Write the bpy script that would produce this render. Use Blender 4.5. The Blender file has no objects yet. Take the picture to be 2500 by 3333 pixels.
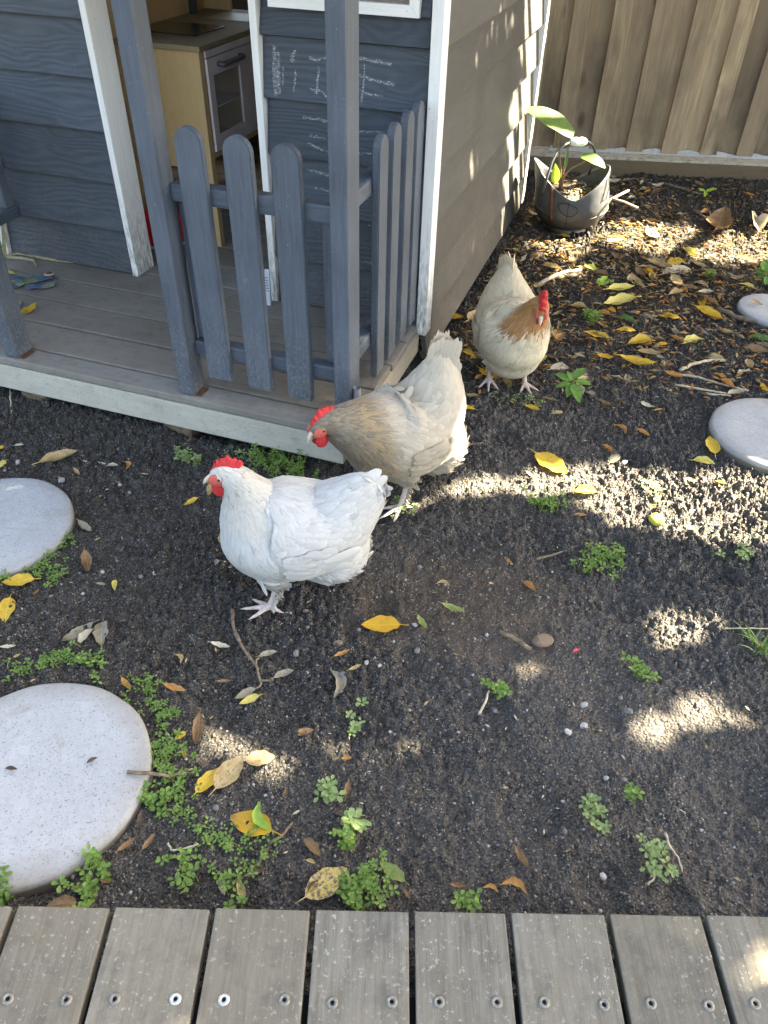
import bpy, bmesh, math, random
import numpy as np
from mathutils import Vector, Matrix
from mathutils.bvhtree import BVHTree

random.seed(7)
rng = np.random.default_rng(7)
scene = bpy.context.scene
col = scene.collection

# ------------------------------------------------------------------ camera
CAM_H, PITCH, ROLL, FPX = 1.29, math.radians(40.69), math.radians(-1.457), 2506.0   # photo is 2500 x 3333 px
_cp, _sp, _cr, _sr = math.cos(PITCH), math.sin(PITCH), math.cos(ROLL), math.sin(ROLL)
_fwd = np.array([0, _cp, -_sp]); _r = np.array([1.0, 0, 0]); _d = np.array([0, -_sp, -_cp])
_right = _cr * _r + _sr * _d; _down = -_sr * _r + _cr * _d
CAMP = np.array([0, 0, CAM_H])
cam_data = bpy.data.cameras.new('camera')
cam_data.sensor_fit = 'VERTICAL'; cam_data.sensor_height = 36.0; cam_data.sensor_width = 27.0
cam_data.lens = FPX / 3333.0 * 36.0
cam_data.clip_start = 0.02; cam_data.clip_end = 500
cam = bpy.data.objects.new('camera', cam_data); col.objects.link(cam)
mw = Matrix.Identity(4)
for i in range(3):
    mw[i][0] = _right[i]; mw[i][1] = -_down[i]; mw[i][2] = -_fwd[i]; mw[i][3] = CAMP[i]
cam.matrix_world = mw
scene.camera = cam

# ------------------------------------------------------------------ sky, sun, exposure
SUN_EL = math.radians(44); SUN_AZ = math.atan2(0.96, 0.28)       # azimuth measured from +Y towards +X
LDIR = np.array([math.sin(SUN_AZ) * math.cos(SUN_EL), math.cos(SUN_AZ) * math.cos(SUN_EL), math.sin(SUN_EL)])
world = bpy.data.worlds.new('World'); scene.world = world; world.use_nodes = True
wn = world.node_tree.nodes; wl = world.node_tree.links
for n in list(wn): wn.remove(n)
w_out = wn.new('ShaderNodeOutputWorld'); w_bg = wn.new('ShaderNodeBackground'); w_sky = wn.new('ShaderNodeTexSky')
w_sky.sky_type = 'NISHITA'; w_sky.sun_disc = False
w_sky.sun_elevation = SUN_EL; w_sky.sun_rotation = SUN_AZ
w_sky.air_density = 1.0; w_sky.dust_density = 4.0; w_sky.ozone_density = 1.0
w_bg.inputs['Strength'].default_value = 0.05
wl.new(w_sky.outputs[0], w_bg.inputs['Color']); wl.new(w_bg.outputs[0], w_out.inputs['Surface'])
sun_data = bpy.data.lights.new('sun', 'SUN'); sun_data.energy = 5.0; sun_data.angle = math.radians(0.42)
sun_data.color = (1.0, 0.91, 0.74)
sun = bpy.data.objects.new('sun', sun_data); col.objects.link(sun)
sun.rotation_euler = Vector(LDIR).to_track_quat('Z', 'Y').to_euler()
sun.location = (6, 3, 6)
scene.view_settings.view_transform = 'Standard'; scene.view_settings.look = 'None'
scene.view_settings.exposure = 4.3; scene.view_settings.gamma = 1.0
scene.view_settings.use_curve_mapping = False
scene.view_settings.use_white_balance = True
scene.view_settings.white_balance_temperature = 7350; scene.view_settings.white_balance_tint = 7.0
scene.render.engine = 'CYCLES'
scene.cycles.use_denoising = True
scene.cycles.max_bounces = 8; scene.cycles.diffuse_bounces = 4; scene.cycles.transparent_max_bounces = 12
scene.cycles.caustics_reflective = False; scene.cycles.caustics_refractive = False
scene.cycles.sample_clamp_indirect = 6.0

# ------------------------------------------------------------------ photo measurements -> points in the garden
def ray(x, y):
    d = np.array([(x - 1250) / FPX, (y - 1666.5) / FPX, 1.0])
    return _right * d[0] + _down * d[1] + _fwd * d[2]
def G(x, y, z=0.0):
    d = ray(x, y); return CAMP + d * ((z - CAM_H) / d[2])
def atY(x, y, Y):
    d = ray(x, y); return CAMP + d * (Y / d[1])
def cz(ox, oy, s): return lambda x, y: (ox + x * s, oy + y * s)
HA = math.radians(-18.12)
HU = np.array([math.cos(HA), math.sin(HA), 0]); HW = np.array([-math.sin(HA), math.cos(HA), 0])
HO = G(1122, 1502, 0.04); HO[2] = 0.0
def HL(u, w, z=0.0): return HO + HU * u + HW * w + np.array([0, 0, z])
def toH(p): q = np.asarray(p) - HO; return np.array([q @ HU, q @ HW, q[2]])

# ------------------------------------------------------------------ object helpers
def tag(o, label=None, cat=None, group=None, kind=None):
    if label: o['label'] = label
    if cat: o['category'] = cat
    if group: o['group'] = group
    if kind: o['kind'] = kind
    return o
def empty(name, loc=(0, 0, 0), rz=0.0):
    o = bpy.data.objects.new(name, None); col.objects.link(o)
    o.location = loc; o.rotation_euler = (0, 0, rz); o.empty_display_size = 0.05
    return o
def ob(name, me, parent=None, loc=None, rot=None, scale=None, mat=None):
    o = bpy.data.objects.new(name, me); col.objects.link(o)
    if parent is not None: o.parent = parent
    if loc is not None: o.location = loc
    if rot is not None: o.rotation_euler = rot
    if scale is not None: o.scale = scale
    if mat is not None and len(me.materials) == 0: me.materials.append(mat)
    return o
def mesh(name, v, f, mat=None, smooth=False):
    me = bpy.data.meshes.new(name)
    me.from_pydata([tuple(map(float, p)) for p in v], [], [tuple(map(int, q)) for q in f])
    if mat is not None: me.materials.append(mat)
    if smooth: me.polygons.foreach_set('use_smooth', [True] * len(me.polygons))
    me.update(); return me
def bm_mesh(name, bm, mat=None, smooth=False):
    me = bpy.data.meshes.new(name); bm.to_mesh(me); bm.free()
    if mat is not None: me.materials.append(mat)
    if smooth: me.polygons.foreach_set('use_smooth', [True] * len(me.polygons))
    me.update(); return me
_boxes = {}
def box_mesh(sx, sy, sz, b=0.003, mat=None, seg=2):
    k = (round(sx, 4), round(sy, 4), round(sz, 4), b, mat.name if mat else '', seg)
    if k in _boxes: return _boxes[k]
    bm = bmesh.new(); bmesh.ops.create_cube(bm, size=1.0)
    bmesh.ops.scale(bm, vec=(sx, sy, sz), verts=bm.verts)
    if b > 0: bmesh.ops.bevel(bm, geom=list(bm.edges), offset=min(b, 0.45 * min(sx, sy, sz)), segments=seg, affect='EDGES', profile=0.6)
    _boxes[k] = bm_mesh('board', bm, mat, smooth=False)
    return _boxes[k]
def box(name, parent, lo, hi, mat, b=0.003, rot=None):
    """box between two corners in the parent's frame; its origin is its centre"""
    lo = np.array(lo, float); hi = np.array(hi, float); s = hi - lo
    return ob(name, box_mesh(s[0], s[1], s[2], b, mat), parent, (lo + hi) / 2, rot)
class MB:
    def __init__(s): s.v = []; s.f = []
    def add(s, v, f):
        n = len(s.v); s.v += [tuple(map(float, p)) for p in v]; s.f += [tuple(i + n for i in q) for q in f]
    def tube(s, pts, rad, n=8, cap=True, up=(0, 0, 1)):
        pts = [np.array(p, float) for p in pts]; m = len(pts)
        if not hasattr(rad, '__len__'): rad = [rad] * m
        V = []; F = []; prev = None
        for i in range(m):
            t = pts[min(i + 1, m - 1)] - pts[max(i - 1, 0)]; t /= (np.linalg.norm(t) + 1e-12)
            a = prev if prev is not None else np.array(up, float)
            if abs(a @ t) > 0.95 and prev is None: a = np.array([1.0, 0, 0])
            a = a - t * (a @ t); a /= (np.linalg.norm(a) + 1e-12); prev = a; c = np.cross(t, a)
            for k in range(n):
                th = 2 * math.pi * k / n; V.append(pts[i] + rad[i] * (math.cos(th) * a + math.sin(th) * c))
        for i in range(m - 1):
            for k in range(n): F.append((i * n + k, i * n + (k + 1) % n, (i + 1) * n + (k + 1) % n, (i + 1) * n + k))
        if cap: F.append(tuple(range(n - 1, -1, -1))); F.append(tuple((m - 1) * n + k for k in range(n)))
        s.add(V, F)
    def ellipsoid(s, c, r, nu=14, nv=9, R=None):
        V = []; F = []
        for j in range(nv + 1):
            ph = math.pi * j / nv
            for i in range(nu):
                th = 2 * math.pi * i / nu
                p = np.array([r[0] * math.sin(ph) * math.cos(th), r[1] * math.sin(ph) * math.sin(th), r[2] * math.cos(ph)])
                if R is not None: p = R @ p
                V.append(np.array(c) + p)
        for j in range(nv):
            for i in range(nu): F.append((j * nu + i, (j + 1) * nu + i, (j + 1) * nu + (i + 1) % nu, j * nu + (i + 1) % nu))
        s.add(V, F)
    def mesh(s, name, mat=None, smooth=False): return mesh(name, s.v, s.f, mat, smooth)
    def build(s, name, mat, parent=None, smooth=False, loc=None): return ob(name, s.mesh(name, mat, smooth), parent, loc)
def lathe(prof, n=24):
    V = []; F = []
    for r, z in prof:
        for k in range(n): V.append((r * math.cos(2 * math.pi * k / n), r * math.sin(2 * math.pi * k / n), z))
    for j in range(len(prof) - 1):
        for k in range(n): F.append((j * n + k, j * n + (k + 1) % n, (j + 1) * n + (k + 1) % n, (j + 1) * n + k))
    return V, F

# ------------------------------------------------------------------ noise for shapes
_T = rng.random((512, 512, 4))
def vnoise(X, Y, s, ch=0):
    x = X / s + 97.3; y = Y / s + 51.7
    i = np.floor(x).astype(int); j = np.floor(y).astype(int); u = x - i; v = y - j
    u = u * u * (3 - 2 * u); v = v * v * (3 - 2 * v)
    t = _T[:, :, ch]; a = t[i % 512, j % 512]; b = t[(i + 1) % 512, j % 512]; c = t[i % 512, (j + 1) % 512]; d = t[(i + 1) % 512, (j + 1) % 512]
    return (a * (1 - u) + b * u) * (1 - v) + (c * (1 - u) + d * u) * v - 0.5
def clods(X, Y, s, off, rmin, rmax):
    i = np.floor(X / s).astype(int); j = np.floor(Y / s).astype(int); h = np.zeros_like(X)
    for a in (-1, 0, 1):
        for b in (-1, 0, 1):
            t = _T[(i + a + off) % 512, (j + b + 3 * off) % 512]
            px = (i + a + t[..., 0]) * s; py = (j + b + t[..., 1]) * s
            r = s * (rmin + (rmax - rmin) * t[..., 2])
            d2 = (X - px) ** 2 + (Y - py) ** 2
            h = np.maximum(h, np.sqrt(np.maximum(r * r - d2, 0)) * (0.45 + 0.6 * t[..., 3]))
    return h
_DAMP = [(G(1560, 1960)[:2], 0.26, 0.16), (G(1480, 1880)[:2], 0.20, 0.10), (G(1650, 2080)[:2], 0.16, 0.10)]
def damp(X, Y):
    m = np.zeros_like(X)
    for c, rx, ry in _DAMP: m = np.maximum(m, np.exp(-(((X - c[0]) / rx) ** 2 + ((Y - c[1]) / ry) ** 2) * 1.2))
    return np.clip(m * 1.5 + 0.8 * vnoise(X, Y, 0.05), 0, 1) * (m > 0.12)
STONES = [((-0.957, 1.394), 0.188), ((-0.620, 0.730), 0.2065), ((1.147, 1.880), 0.190), ((1.445, 2.694), 0.137)]
def soil_h(X, Y):
    X = np.asarray(X, float); Y = np.asarray(Y, float)
    d = damp(X, Y); fine = np.clip((1.05 - Y) / 0.25 + 2.0 * vnoise(X, Y, 0.25, 3) + (X + .1) * .8, 0, 1)
    amp = (1 - 0.75 * d) * (1 - 0.45 * fine)
    amp = amp * np.clip(0.85 + 0.8 * vnoise(X, Y, 0.3, 2), 0.4, 1.3)
    h = 0.022 * vnoise(X, Y, 0.55) + 0.020 * vnoise(X, Y, 0.2, 1) - 0.35 * clods(X, Y, 0.21, 33, 0.08, 0.30) + 0.012 * vnoise(X, Y, 0.07, 2) + 0.005 * vnoise(X, Y, 0.03, 3)
    h = h + amp * (1.0 * clods(X, Y, 0.026, 5, 0.10, 0.60) + 1.9 * clods(X, Y, 0.0135, 77, 0.22, 0.62) + 1.5 * clods(X, Y, 0.0085, 140, 0.25, 0.62))
    h = h - 0.008
    for (cx, cy), r_ in STONES: h = np.where((X - cx) ** 2 + (Y - cy) ** 2 < (r_ + 0.004) ** 2, np.minimum(h, -0.004), h)
    return h
def gz(x, y): return float(soil_h(np.array([x]), np.array([y]))[0])

# ------------------------------------------------------------------ procedural materials
class NT:
    def __init__(s, name):
        s.m = bpy.data.materials.new(name); s.m.use_nodes = True
        s.t = s.m.node_tree; s.n = s.t.nodes; s.l = s.t.links
        s.b = s.n.get('Principled BSDF'); s.out = s.n.get('Material Output')
        s.tc = s.n.new('ShaderNodeTexCoord'); s.oi = None
    def new(s, ty, **kw):
        n = s.n.new(ty)
        for k, v in kw.items(): setattr(n, k, v)
        return n
    def put(s, sock, v):
        if isinstance(v, bpy.types.NodeSocket): s.l.new(v, sock)
        elif isinstance(v, (tuple, list)) and len(v) == 3 and sock.type == 'RGBA': sock.default_value = (*v, 1)
        else: sock.default_value = v
    def co(s, scale=(1, 1, 1), rnd=True, src='Object'):
        mp = s.new('ShaderNodeMapping'); s.l.new(s.tc.outputs[src], mp.inputs['Vector']); mp.inputs['Scale'].default_value = scale
        if rnd:
            if s.oi is None:
                s.oi = s.new('ShaderNodeObjectInfo'); s.rv = s.new('ShaderNodeVectorMath', operation='SCALE')
                s.l.new(s.oi.outputs['Random'], s.rv.inputs[0]); s.rv.inputs['Scale'].default_value = 57.0
            s.l.new(s.rv.outputs[0], mp.inputs['Location'])
        return mp.outputs[0]
    def rand(s):
        if s.oi is None: s.co()
        return s.oi.outputs['Random']
    def noise(s, sc, detail=4, rough=0.55, vec=None, dist=0.0, out='Fac'):
        n = s.new('ShaderNodeTexNoise'); n.inputs['Scale'].default_value = sc; n.inputs['Detail'].default_value = detail
        n.inputs['Roughness'].default_value = rough; n.inputs['Distortion'].default_value = dist
        s.l.new(vec if vec is not None else s.tc.outputs['Object'], n.inputs['Vector']); return n.outputs[out]
    def voro(s, sc, vec=None, feature='F1', out='Distance', rnd=1.0):
        n = s.new('ShaderNodeTexVoronoi', feature=feature); n.inputs['Scale'].default_value = sc; n.inputs['Randomness'].default_value = rnd
        s.l.new(vec if vec is not None else s.tc.outputs['Object'], n.inputs['Vector']); return n.outputs[out]
    def ramp(s, fac, stops, interp='LINEAR'):
        n = s.new('ShaderNodeValToRGB'); n.color_ramp.interpolation = interp; e = n.color_ramp.elements
        while len(e) < len(stops): e.new(0.5)
        for q, (p, c) in zip(e, stops):
            q.position = p; q.color = (c, c, c, 1) if not hasattr(c, '__len__') else (*c, 1)
        s.put(n.inputs[0], fac); return n.outputs[0]
    def mix(s, fac, a, b, blend='MIX'):
        n = s.new('ShaderNodeMix', data_type='RGBA', blend_type=blend)
        s.put(n.inputs[0], fac); s.put(n.inputs[6], a); s.put(n.inputs[7], b); return n.outputs[2]
    def math(s, op, a, b=0.0, clamp=False):
        n = s.new('ShaderNodeMath', operation=op, use_clamp=clamp); s.put(n.inputs[0], a); s.put(n.inputs[1], b); return n.outputs[0]
    def bump(s, h, strength=0.5, dist=0.002, normal=None):
        n = s.new('ShaderNodeBump'); n.inputs['Strength'].default_value = strength; n.inputs['Distance'].default_value = dist
        s.l.new(h, n.inputs['Height'])
        if normal is not None: s.l.new(normal, n.inputs['Normal'])
        return n.outputs[0]
    def sep(s, src='Object'):
        n = s.new('ShaderNodeSeparateXYZ'); s.l.new(s.tc.outputs[src], n.inputs[0]); return n.outputs
    def worldz(s):
        g = s.new('ShaderNodeNewGeometry'); n = s.new('ShaderNodeSeparateXYZ'); s.l.new(g.outputs['Position'], n.inputs[0]); return n.outputs[2]
    def attr(s, name, out='Color'):
        n = s.new('ShaderNodeAttribute'); n.attribute_name = name; return n.outputs[out]
    def done(s, color, rough=0.7, normal=None, spec=0.3, **kw):
        s.put(s.b.inputs['Base Color'], color); s.put(s.b.inputs['Roughness'], rough); s.put(s.b.inputs['Specular IOR Level'], spec)
        if normal is not None: s.l.new(normal, s.b.inputs['Normal'])
        for k, v in kw.items(): s.put(s.b.inputs[k.replace('_', ' ')], v)
        return s.m

def grainvec(q, axis, k=14.0):
    sc = [k, k, k]; sc['xyz'.index(axis)] = 1.0
    return q.co(tuple(sc))
def painted(name, axis, c0, c1, relief=0.5, fleck=0.6, grime=0.0, rings=False, grime_h=0.35, grime_c=(0.22, 0.20, 0.17), vary=False, scuff=0.5):
    q = NT(name); gv = grainvec(q, axis)
    g = q.noise(9, 6, 0.65, gv, 0.4)
    if rings:
        warp = q.noise(1.0, 2, 0.45, q.co((2.0, 1.0, 8.0)), 0.6)
        ph_ = q.math('ADD', q.math('MULTIPLY', warp, 62.0), q.math('MULTIPLY', q.sep()[2], 330.0))
        g = q.mix(0.28, g, q.math('ADD', q.math('MULTIPLY', q.math('SINE', ph_), 0.5), 0.5))
    big = q.noise(5, 3, 0.5, q.co())
    c = q.mix(q.ramp(g, [(0.3, 0), (0.75, 1)]), c0, c1)
    c = q.mix(q.ramp(big, [(0.35, 0), (0.8, 0.5)]), c, tuple(x * 1.5 for x in c1))
    if vary: c = q.mix(q.ramp(q.rand(), [(0, 0), (1, 0.5)]), c, tuple(x * 0.55 for x in c0))
    sp = q.noise(190, 2, 0.5, q.co()); c = q.mix(q.ramp(sp, [(0.70, 0), (0.78, fleck)]), c, (0.42, 0.42, 0.40))
    su = q.noise(46, 6, 0.75, q.co((1, 1, 1)), 0.8); sz = q.noise(5, 2, 0.5, q.co()); c = q.mix(q.math('MULTIPLY', q.math('MULTIPLY', q.ramp(su, [(0.62, 0), (0.68, 1)]), q.ramp(sz, [(0.45, 0), (0.65, 1)])), scuff), c, (0.24, 0.25, 0.26))
    if grime > 0:
        z = q.worldz(); fz = q.ramp(z, [(0.12, 1.0), (grime_h, 0.0)])
        sk = [60.0, 60.0, 60.0]; sk['xyz'.index(axis)] = 22.0
        gm = q.math('MULTIPLY', q.math('MULTIPLY', fz, q.math('ADD', q.ramp(q.noise(4.0, 5, 0.7, q.co(tuple(sk))), [(0.52, 0.0), (0.62, 0.8)]), q.ramp(q.noise(14, 4, 0.6, q.co()), [(0.4, 0.05), (0.75, 0.4)]))), grime)
        c = q.mix(gm, c, grime_c)
    nb = q.bump(g, relief, 0.0018); nb = q.bump(sp, 0.15, 0.001, nb)
    return q.done(c, q.ramp(big, [(0.3, 0.5), (0.8, 0.75)]), nb, 0.35)

CH0, CH1 = (0.042, 0.053, 0.068), (0.080, 0.098, 0.124)
M_SIDING = painted('siding_paint', 'x', CH0, CH1, 0.9, 0.25, 0.9, True, 0.50, (0.14, 0.13, 0.115), True)
M_SIDING_S = painted('side_siding_bounce_paint', 'y', (0.055, 0.055, 0.053), (0.085, 0.083, 0.077), 0.5, 0.15, 0.85, False, 0.5, (0.15, 0.13, 0.105), True)  # browner than the front: warm bounce light is put into the colour
M_POST = painted('post_paint', 'z', CH0, CH1, 0.35, 0.45, 0.9, False, 0.45, (0.24, 0.23, 0.21))
M_RAIL = painted('rail_paint', 'x', CH0, CH1, 0.35, 0.4)
M_RAILS = painted('side_rail_paint', 'y', CH0, CH1, 0.35, 0.4)
def trimmat(name, axis):
    q = NT(name); g = q.noise(8, 5, 0.6, grainvec(q, axis, 18))
    c = q.mix(q.ramp(g, [(0.35, 0), (0.7, 1)]), (0.76, 0.76, 0.73), (0.86, 0.86, 0.83))
    z = q.worldz(); fz = q.ramp(z, [(0.10, 1.0), (0.50, 0.0)])
    d = q.math('MULTIPLY', fz, q.ramp(q.noise(30, 6, 0.7, grainvec(q, axis, 4)), [(0.40, 0), (0.62, 1)]))
    c = q.mix(d, c, (0.20, 0.17, 0.12)); sp = q.noise(110, 2, 0.5, q.co()); c = q.mix(q.ramp(sp, [(0.72, 0), (0.76, 0.8)]), c, (0.12, 0.11, 0.10))
    return q.done(c, 0.55, q.bump(g, 0.3, 0.001), 0.35)
M_TRIM = trimmat('white_trim', 'z'); M_TRIMX = trimmat('white_trim_level', 'x')
def weathered(name, axis, c0, c1, c2, fleck=0.5, fc=(0.55, 0.54, 0.52), rel=0.6, dirt=0.4, k=16):
    q = NT(name); g = q.noise(7, 7, 0.7, grainvec(q, axis, k), 0.3); big = q.noise(4.5, 4, 0.6, q.co()); med = q.noise(28, 5, 0.7, q.co())
    c = q.mix(q.ramp(g, [(0.3, 0), (0.72, 1)]), c0, c1); c = q.mix(q.ramp(big, [(0.4, 0), (0.75, 0.8)]), c, c2)
    c = q.mix(q.math('MULTIPLY', q.ramp(q.rand(), [(0, 0), (1, 1)]), 0.35), c, tuple(x * 1.25 for x in c2))
    fr = q.math('FRACT', q.math('MULTIPLY', q.rand(), 7.31)); c = q.mix(q.ramp(fr, [(0.2, 0), (1, 0.45)]), c, tuple(x * k_ for x, k_ in zip(c0, (1.25, 1.1, 0.9))))
    c = q.mix(q.math('MULTIPLY', q.ramp(med, [(0.5, 0), (0.8, 1)]), dirt), c, (0.055, 0.05, 0.045))
    sp = q.noise(160, 3, 0.6, q.co()); zone = q.noise(6, 3, 0.5, q.co())
    c = q.mix(q.math('MULTIPLY', q.ramp(sp, [(0.60, 0), (0.68, 1)]), q.math('MULTIPLY', q.ramp(zone, [(0.35, 0.15), (0.6, 1)]), fleck)), c, fc)
    nb = q.bump(g, rel, 0.002); nb = q.bump(sp, 0.3, 0.0012, nb)
    return q.done(c, 0.78, nb, 0.25)
M_PORCH = weathered('porch_board_wood', 'x', (0.13, 0.115, 0.098), (0.21, 0.19, 0.165), (0.26, 0.245, 0.22), 0.22, (0.33, 0.32, 0.3), 0.5, 0.5)
M_FASCIA = weathered('fascia_wood', 'x', (0.36, 0.34, 0.285), (0.50, 0.47, 0.40), (0.44, 0.41, 0.345), 0.55, (0.12, 0.11, 0.095), 0.5, 0.25, 6)
M_FASCIAS = weathered('side_fascia_wood', 'y', (0.33, 0.30, 0.25), (0.45, 0.40, 0.33), (0.38, 0.34, 0.28), 0.35, (0.12, 0.11, 0.095), 0.5, 0.25, 6)
M_DECK = weathered('deck_wood', 'y', (0.075, 0.069, 0.057), (0.205, 0.193, 0.165), (0.175, 0.152, 0.112), 0.45, (0.46, 0.45, 0.42), 0.8, 0.6)
def fencewood():
    q = NT('fence_wood'); g = q.noise(6, 6, 0.6, grainvec(q, 'z', 20), 0.3)
    w = q.noise(2.2, 2, 0.5, grainvec(q, 'z', 9), 2.2)
    c = q.mix(q.ramp(g, [(0.3, 0), (0.7, 1)]), (0.40, 0.295, 0.165), (0.66, 0.52, 0.325)); c = q.mix(q.ramp(w, [(0.35, 0), (0.65, 0.7)]), c, (0.30, 0.225, 0.14))
    c = q.mix(q.ramp(q.rand(), [(0, 0), (1, 0.75)]), c, (0.22, 0.165, 0.11))
    kn = q.voro(3.2, q.co((1.6, 1.6, 0.75))); c = q.mix(q.ramp(kn, [(0.05, 0.9), (0.14, 0.0)]), c, (0.09, 0.06, 0.035))
    st = q.noise(3.2, 4, 0.6, q.co((1, 1, 0.5))); z = q.worldz(); zz = q.ramp(z, [(0.1, 1.0), (0.85, 0.25)])
    c = q.mix(q.math('MULTIPLY', q.ramp(st, [(0.42, 0), (0.62, 1)]), zz), c, (0.10, 0.078, 0.055))
    return q.done(c, 0.8, q.bump(g, 0.4, 0.0015), 0.2)
M_FENCE = fencewood()
M_SLEEPER = weathered('sleeper_wood', 'x', (0.10, 0.075, 0.045), (0.17, 0.125, 0.075), (0.13, 0.10, 0.065), 0.2, (0.3, 0.27, 0.22))
M_CAPWOOD = weathered('sleeper_cap_wood', 'x', (0.32, 0.28, 0.21), (0.50, 0.46, 0.37), (0.42, 0.38, 0.30), 0.5, (0.12, 0.09, 0.06), 0.4, 0.9)
def soilmat():
    q = NT('soil'); v = q.tc.outputs['Object']
    big = q.noise(2.2, 4, 0.6, v); med = q.noise(38, 5, 0.65, v); fine = q.noise(240, 4, 0.65, v)
    cells = q.voro(420, v, out='Color'); cs = q.new('ShaderNodeSeparateColor'); q.l.new(cells, cs.inputs[0])
    c = q.mix(q.ramp(med, [(0.35, 0), (0.7, 1)]), (0.011, 0.0105, 0.0105), (0.060, 0.055, 0.050))
    c = q.mix(q.ramp(fine, [(0.45, 0), (0.68, 0.9)]), c, (0.155, 0.143, 0.128))
    c = q.mix(q.ramp(big, [(0.4, 0), (0.7, 0.4)]), c, (0.050, 0.044, 0.038))
    d = q.attr('damp', 'Fac'); c = q.mix(q.math('MULTIPLY', d, 0.85), c, q.mix(med, (0.05, 0.037, 0.027), (0.095, 0.072, 0.054)))
    du = q.attr('dust', 'Fac'); c = q.mix(q.math('MULTIPLY', du, q.ramp(fine, [(0.30, 0.25), (0.62, 0.9)])), c, q.mix(med, (0.075, 0.068, 0.062), (0.155, 0.142, 0.127)))
    lf = q.attr('litter', 'Fac'); c = q.mix(q.math('MULTIPLY', lf, 0.6), c, q.mix(fine, (0.016, 0.012, 0.008), (0.055, 0.042, 0.028)))
    grit = q.math('GREATER_THAN', cs.outputs[0], 0.955); c = q.mix(q.math('MULTIPLY', grit, 0.85), c, q.mix(cs.outputs[1], (0.10, 0.095, 0.085), (0.34, 0.325, 0.30)))
    h = q.math('ADD', q.math('MULTIPLY', q.voro(170, v), -1.0), q.math('MULTIPLY', fine, 0.9))
    nb = q.bump(h, 1.0, 0.007); nb = q.bump(cs.outputs[2], 0.35, 0.0015, nb)
    return q.done(c, q.ramp(med, [(0.3, 0.75), (0.7, 0.95)]), nb, 0.25)
M_SOIL = soilmat()
def stonemat():
    q = NT('paver_concrete'); v = q.co(); a = q.noise(9, 5, 0.6, v); b = q.noise(70, 4, 0.7, v); f = q.noise(260, 3, 0.6, v)
    c = q.mix(a, (0.265, 0.275, 0.285), (0.385, 0.395, 0.407)); c = q.mix(q.ramp(b, [(0.48, 0), (0.75, 0.55)]), c, (0.24, 0.24, 0.24))
    c = q.mix(q.ramp(f, [(0.60, 0), (0.66, 0.75)]), c, (0.12, 0.115, 0.115)); st = q.noise(26, 5, 0.7, v, 1.0); c = q.mix(q.ramp(st, [(0.60, 0), (0.72, 0.5)]), c, (0.30, 0.28, 0.25))
    xy = q.sep(); rr = q.math('SQRT', q.math('ADD', q.math('MULTIPLY', xy[0], xy[0]), q.math('MULTIPLY', xy[1], xy[1]))); rd = q.math('ADD', rr, q.math('MULTIPLY', q.math('SUBTRACT', q.noise(14, 5, 0.7, v), 0.5), 0.10)); c = q.mix(q.ramp(rd, [(0.155, 0), (0.215, 0.65)]), c, (0.20, 0.185, 0.155)); dr = q.noise(7, 4, 0.65, v, 0.8); c = q.mix(q.ramp(dr, [(0.60, 0), (0.72, 0.55)]), c, (0.22, 0.20, 0.165))
    z = xy[2]; c = q.mix(q.ramp(z, [(-0.012, 0.9), (0.006, 0.0)]), c, (0.11, 0.095, 0.07))
    return q.done(c, 0.85, q.bump(q.math('ADD', b, f), 0.5, 0.002), 0.2)
M_STONE = stonemat()
def leafmat(name, c0, c1, spot, spotamt=0.5, trans=0.35, rough=0.5, fallen=False):
    q = NT(name); v = q.co((1, 1, 1)); n = q.noise(4.5 if fallen else 60, 4, 0.6, v); s = q.noise(13 if fallen else 130, 3, 0.65, v); r = q.rand()
    c = q.mix(q.ramp(n, [(0.35, 0), (0.65, 1)]), c0, c1); c = q.mix(q.ramp(r, [(0, 0), (1, 0.35)]), c, tuple(x * 0.7 for x in c0))
    c = q.mix(q.ramp(s, [(0.60 - 0.1 * spotamt, 0), (0.70 - 0.1 * spotamt, spotamt)]), c, spot)
    y = q.sep()[1]; ay = q.math('ABSOLUTE', y)
    if fallen:
        c = q.mix(q.ramp(ay, [(0.006, 0.45), (0.014, 0)]), c, tuple(min(1, x * 1.35) for x in c1))
        x_ = q.math('ADD', q.sep()[0], q.math('MULTIPLY', q.math('SUBTRACT', n, 0.5), 0.9)); c = q.mix(q.math('MULTIPLY', q.ramp(x_, [(0.72, 0), (1.0, 0.85)]), r), c, tuple(x * 0.6 for x in spot))
        vw = q.math('SINE', q.math('ADD', q.math('MULTIPLY', q.sep()[0], 55.0), q.math('MULTIPLY', ay, -70.0))); c = q.mix(q.ramp(vw, [(0.75, 0), (1.0, 0.22)]), c, tuple(x * 0.7 for x in c0))
    else: c = q.mix(q.ramp(ay, [(0.0006, 0.35), (0.0016, 0)]), c, tuple(min(1, x * 1.5) for x in c1))
    q.put(q.b.inputs['Base Color'], c); q.put(q.b.inputs['Roughness'], rough); q.put(q.b.inputs['Specular IOR Level'], 0.35)
    q.l.new(q.bump(n, 0.3, 0.0015), q.b.inputs['Normal'])
    t = q.new('ShaderNodeBsdfTranslucent'); q.put(t.inputs['Color'], c); ms = q.new('ShaderNodeMixShader'); ms.inputs[0].default_value = trans
    q.l.new(q.b.outputs[0], ms.inputs[1]); q.l.new(t.outputs[0], ms.inputs[2]); q.l.new(ms.outputs[0], q.out.inputs['Surface'])
    return q.m
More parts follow.
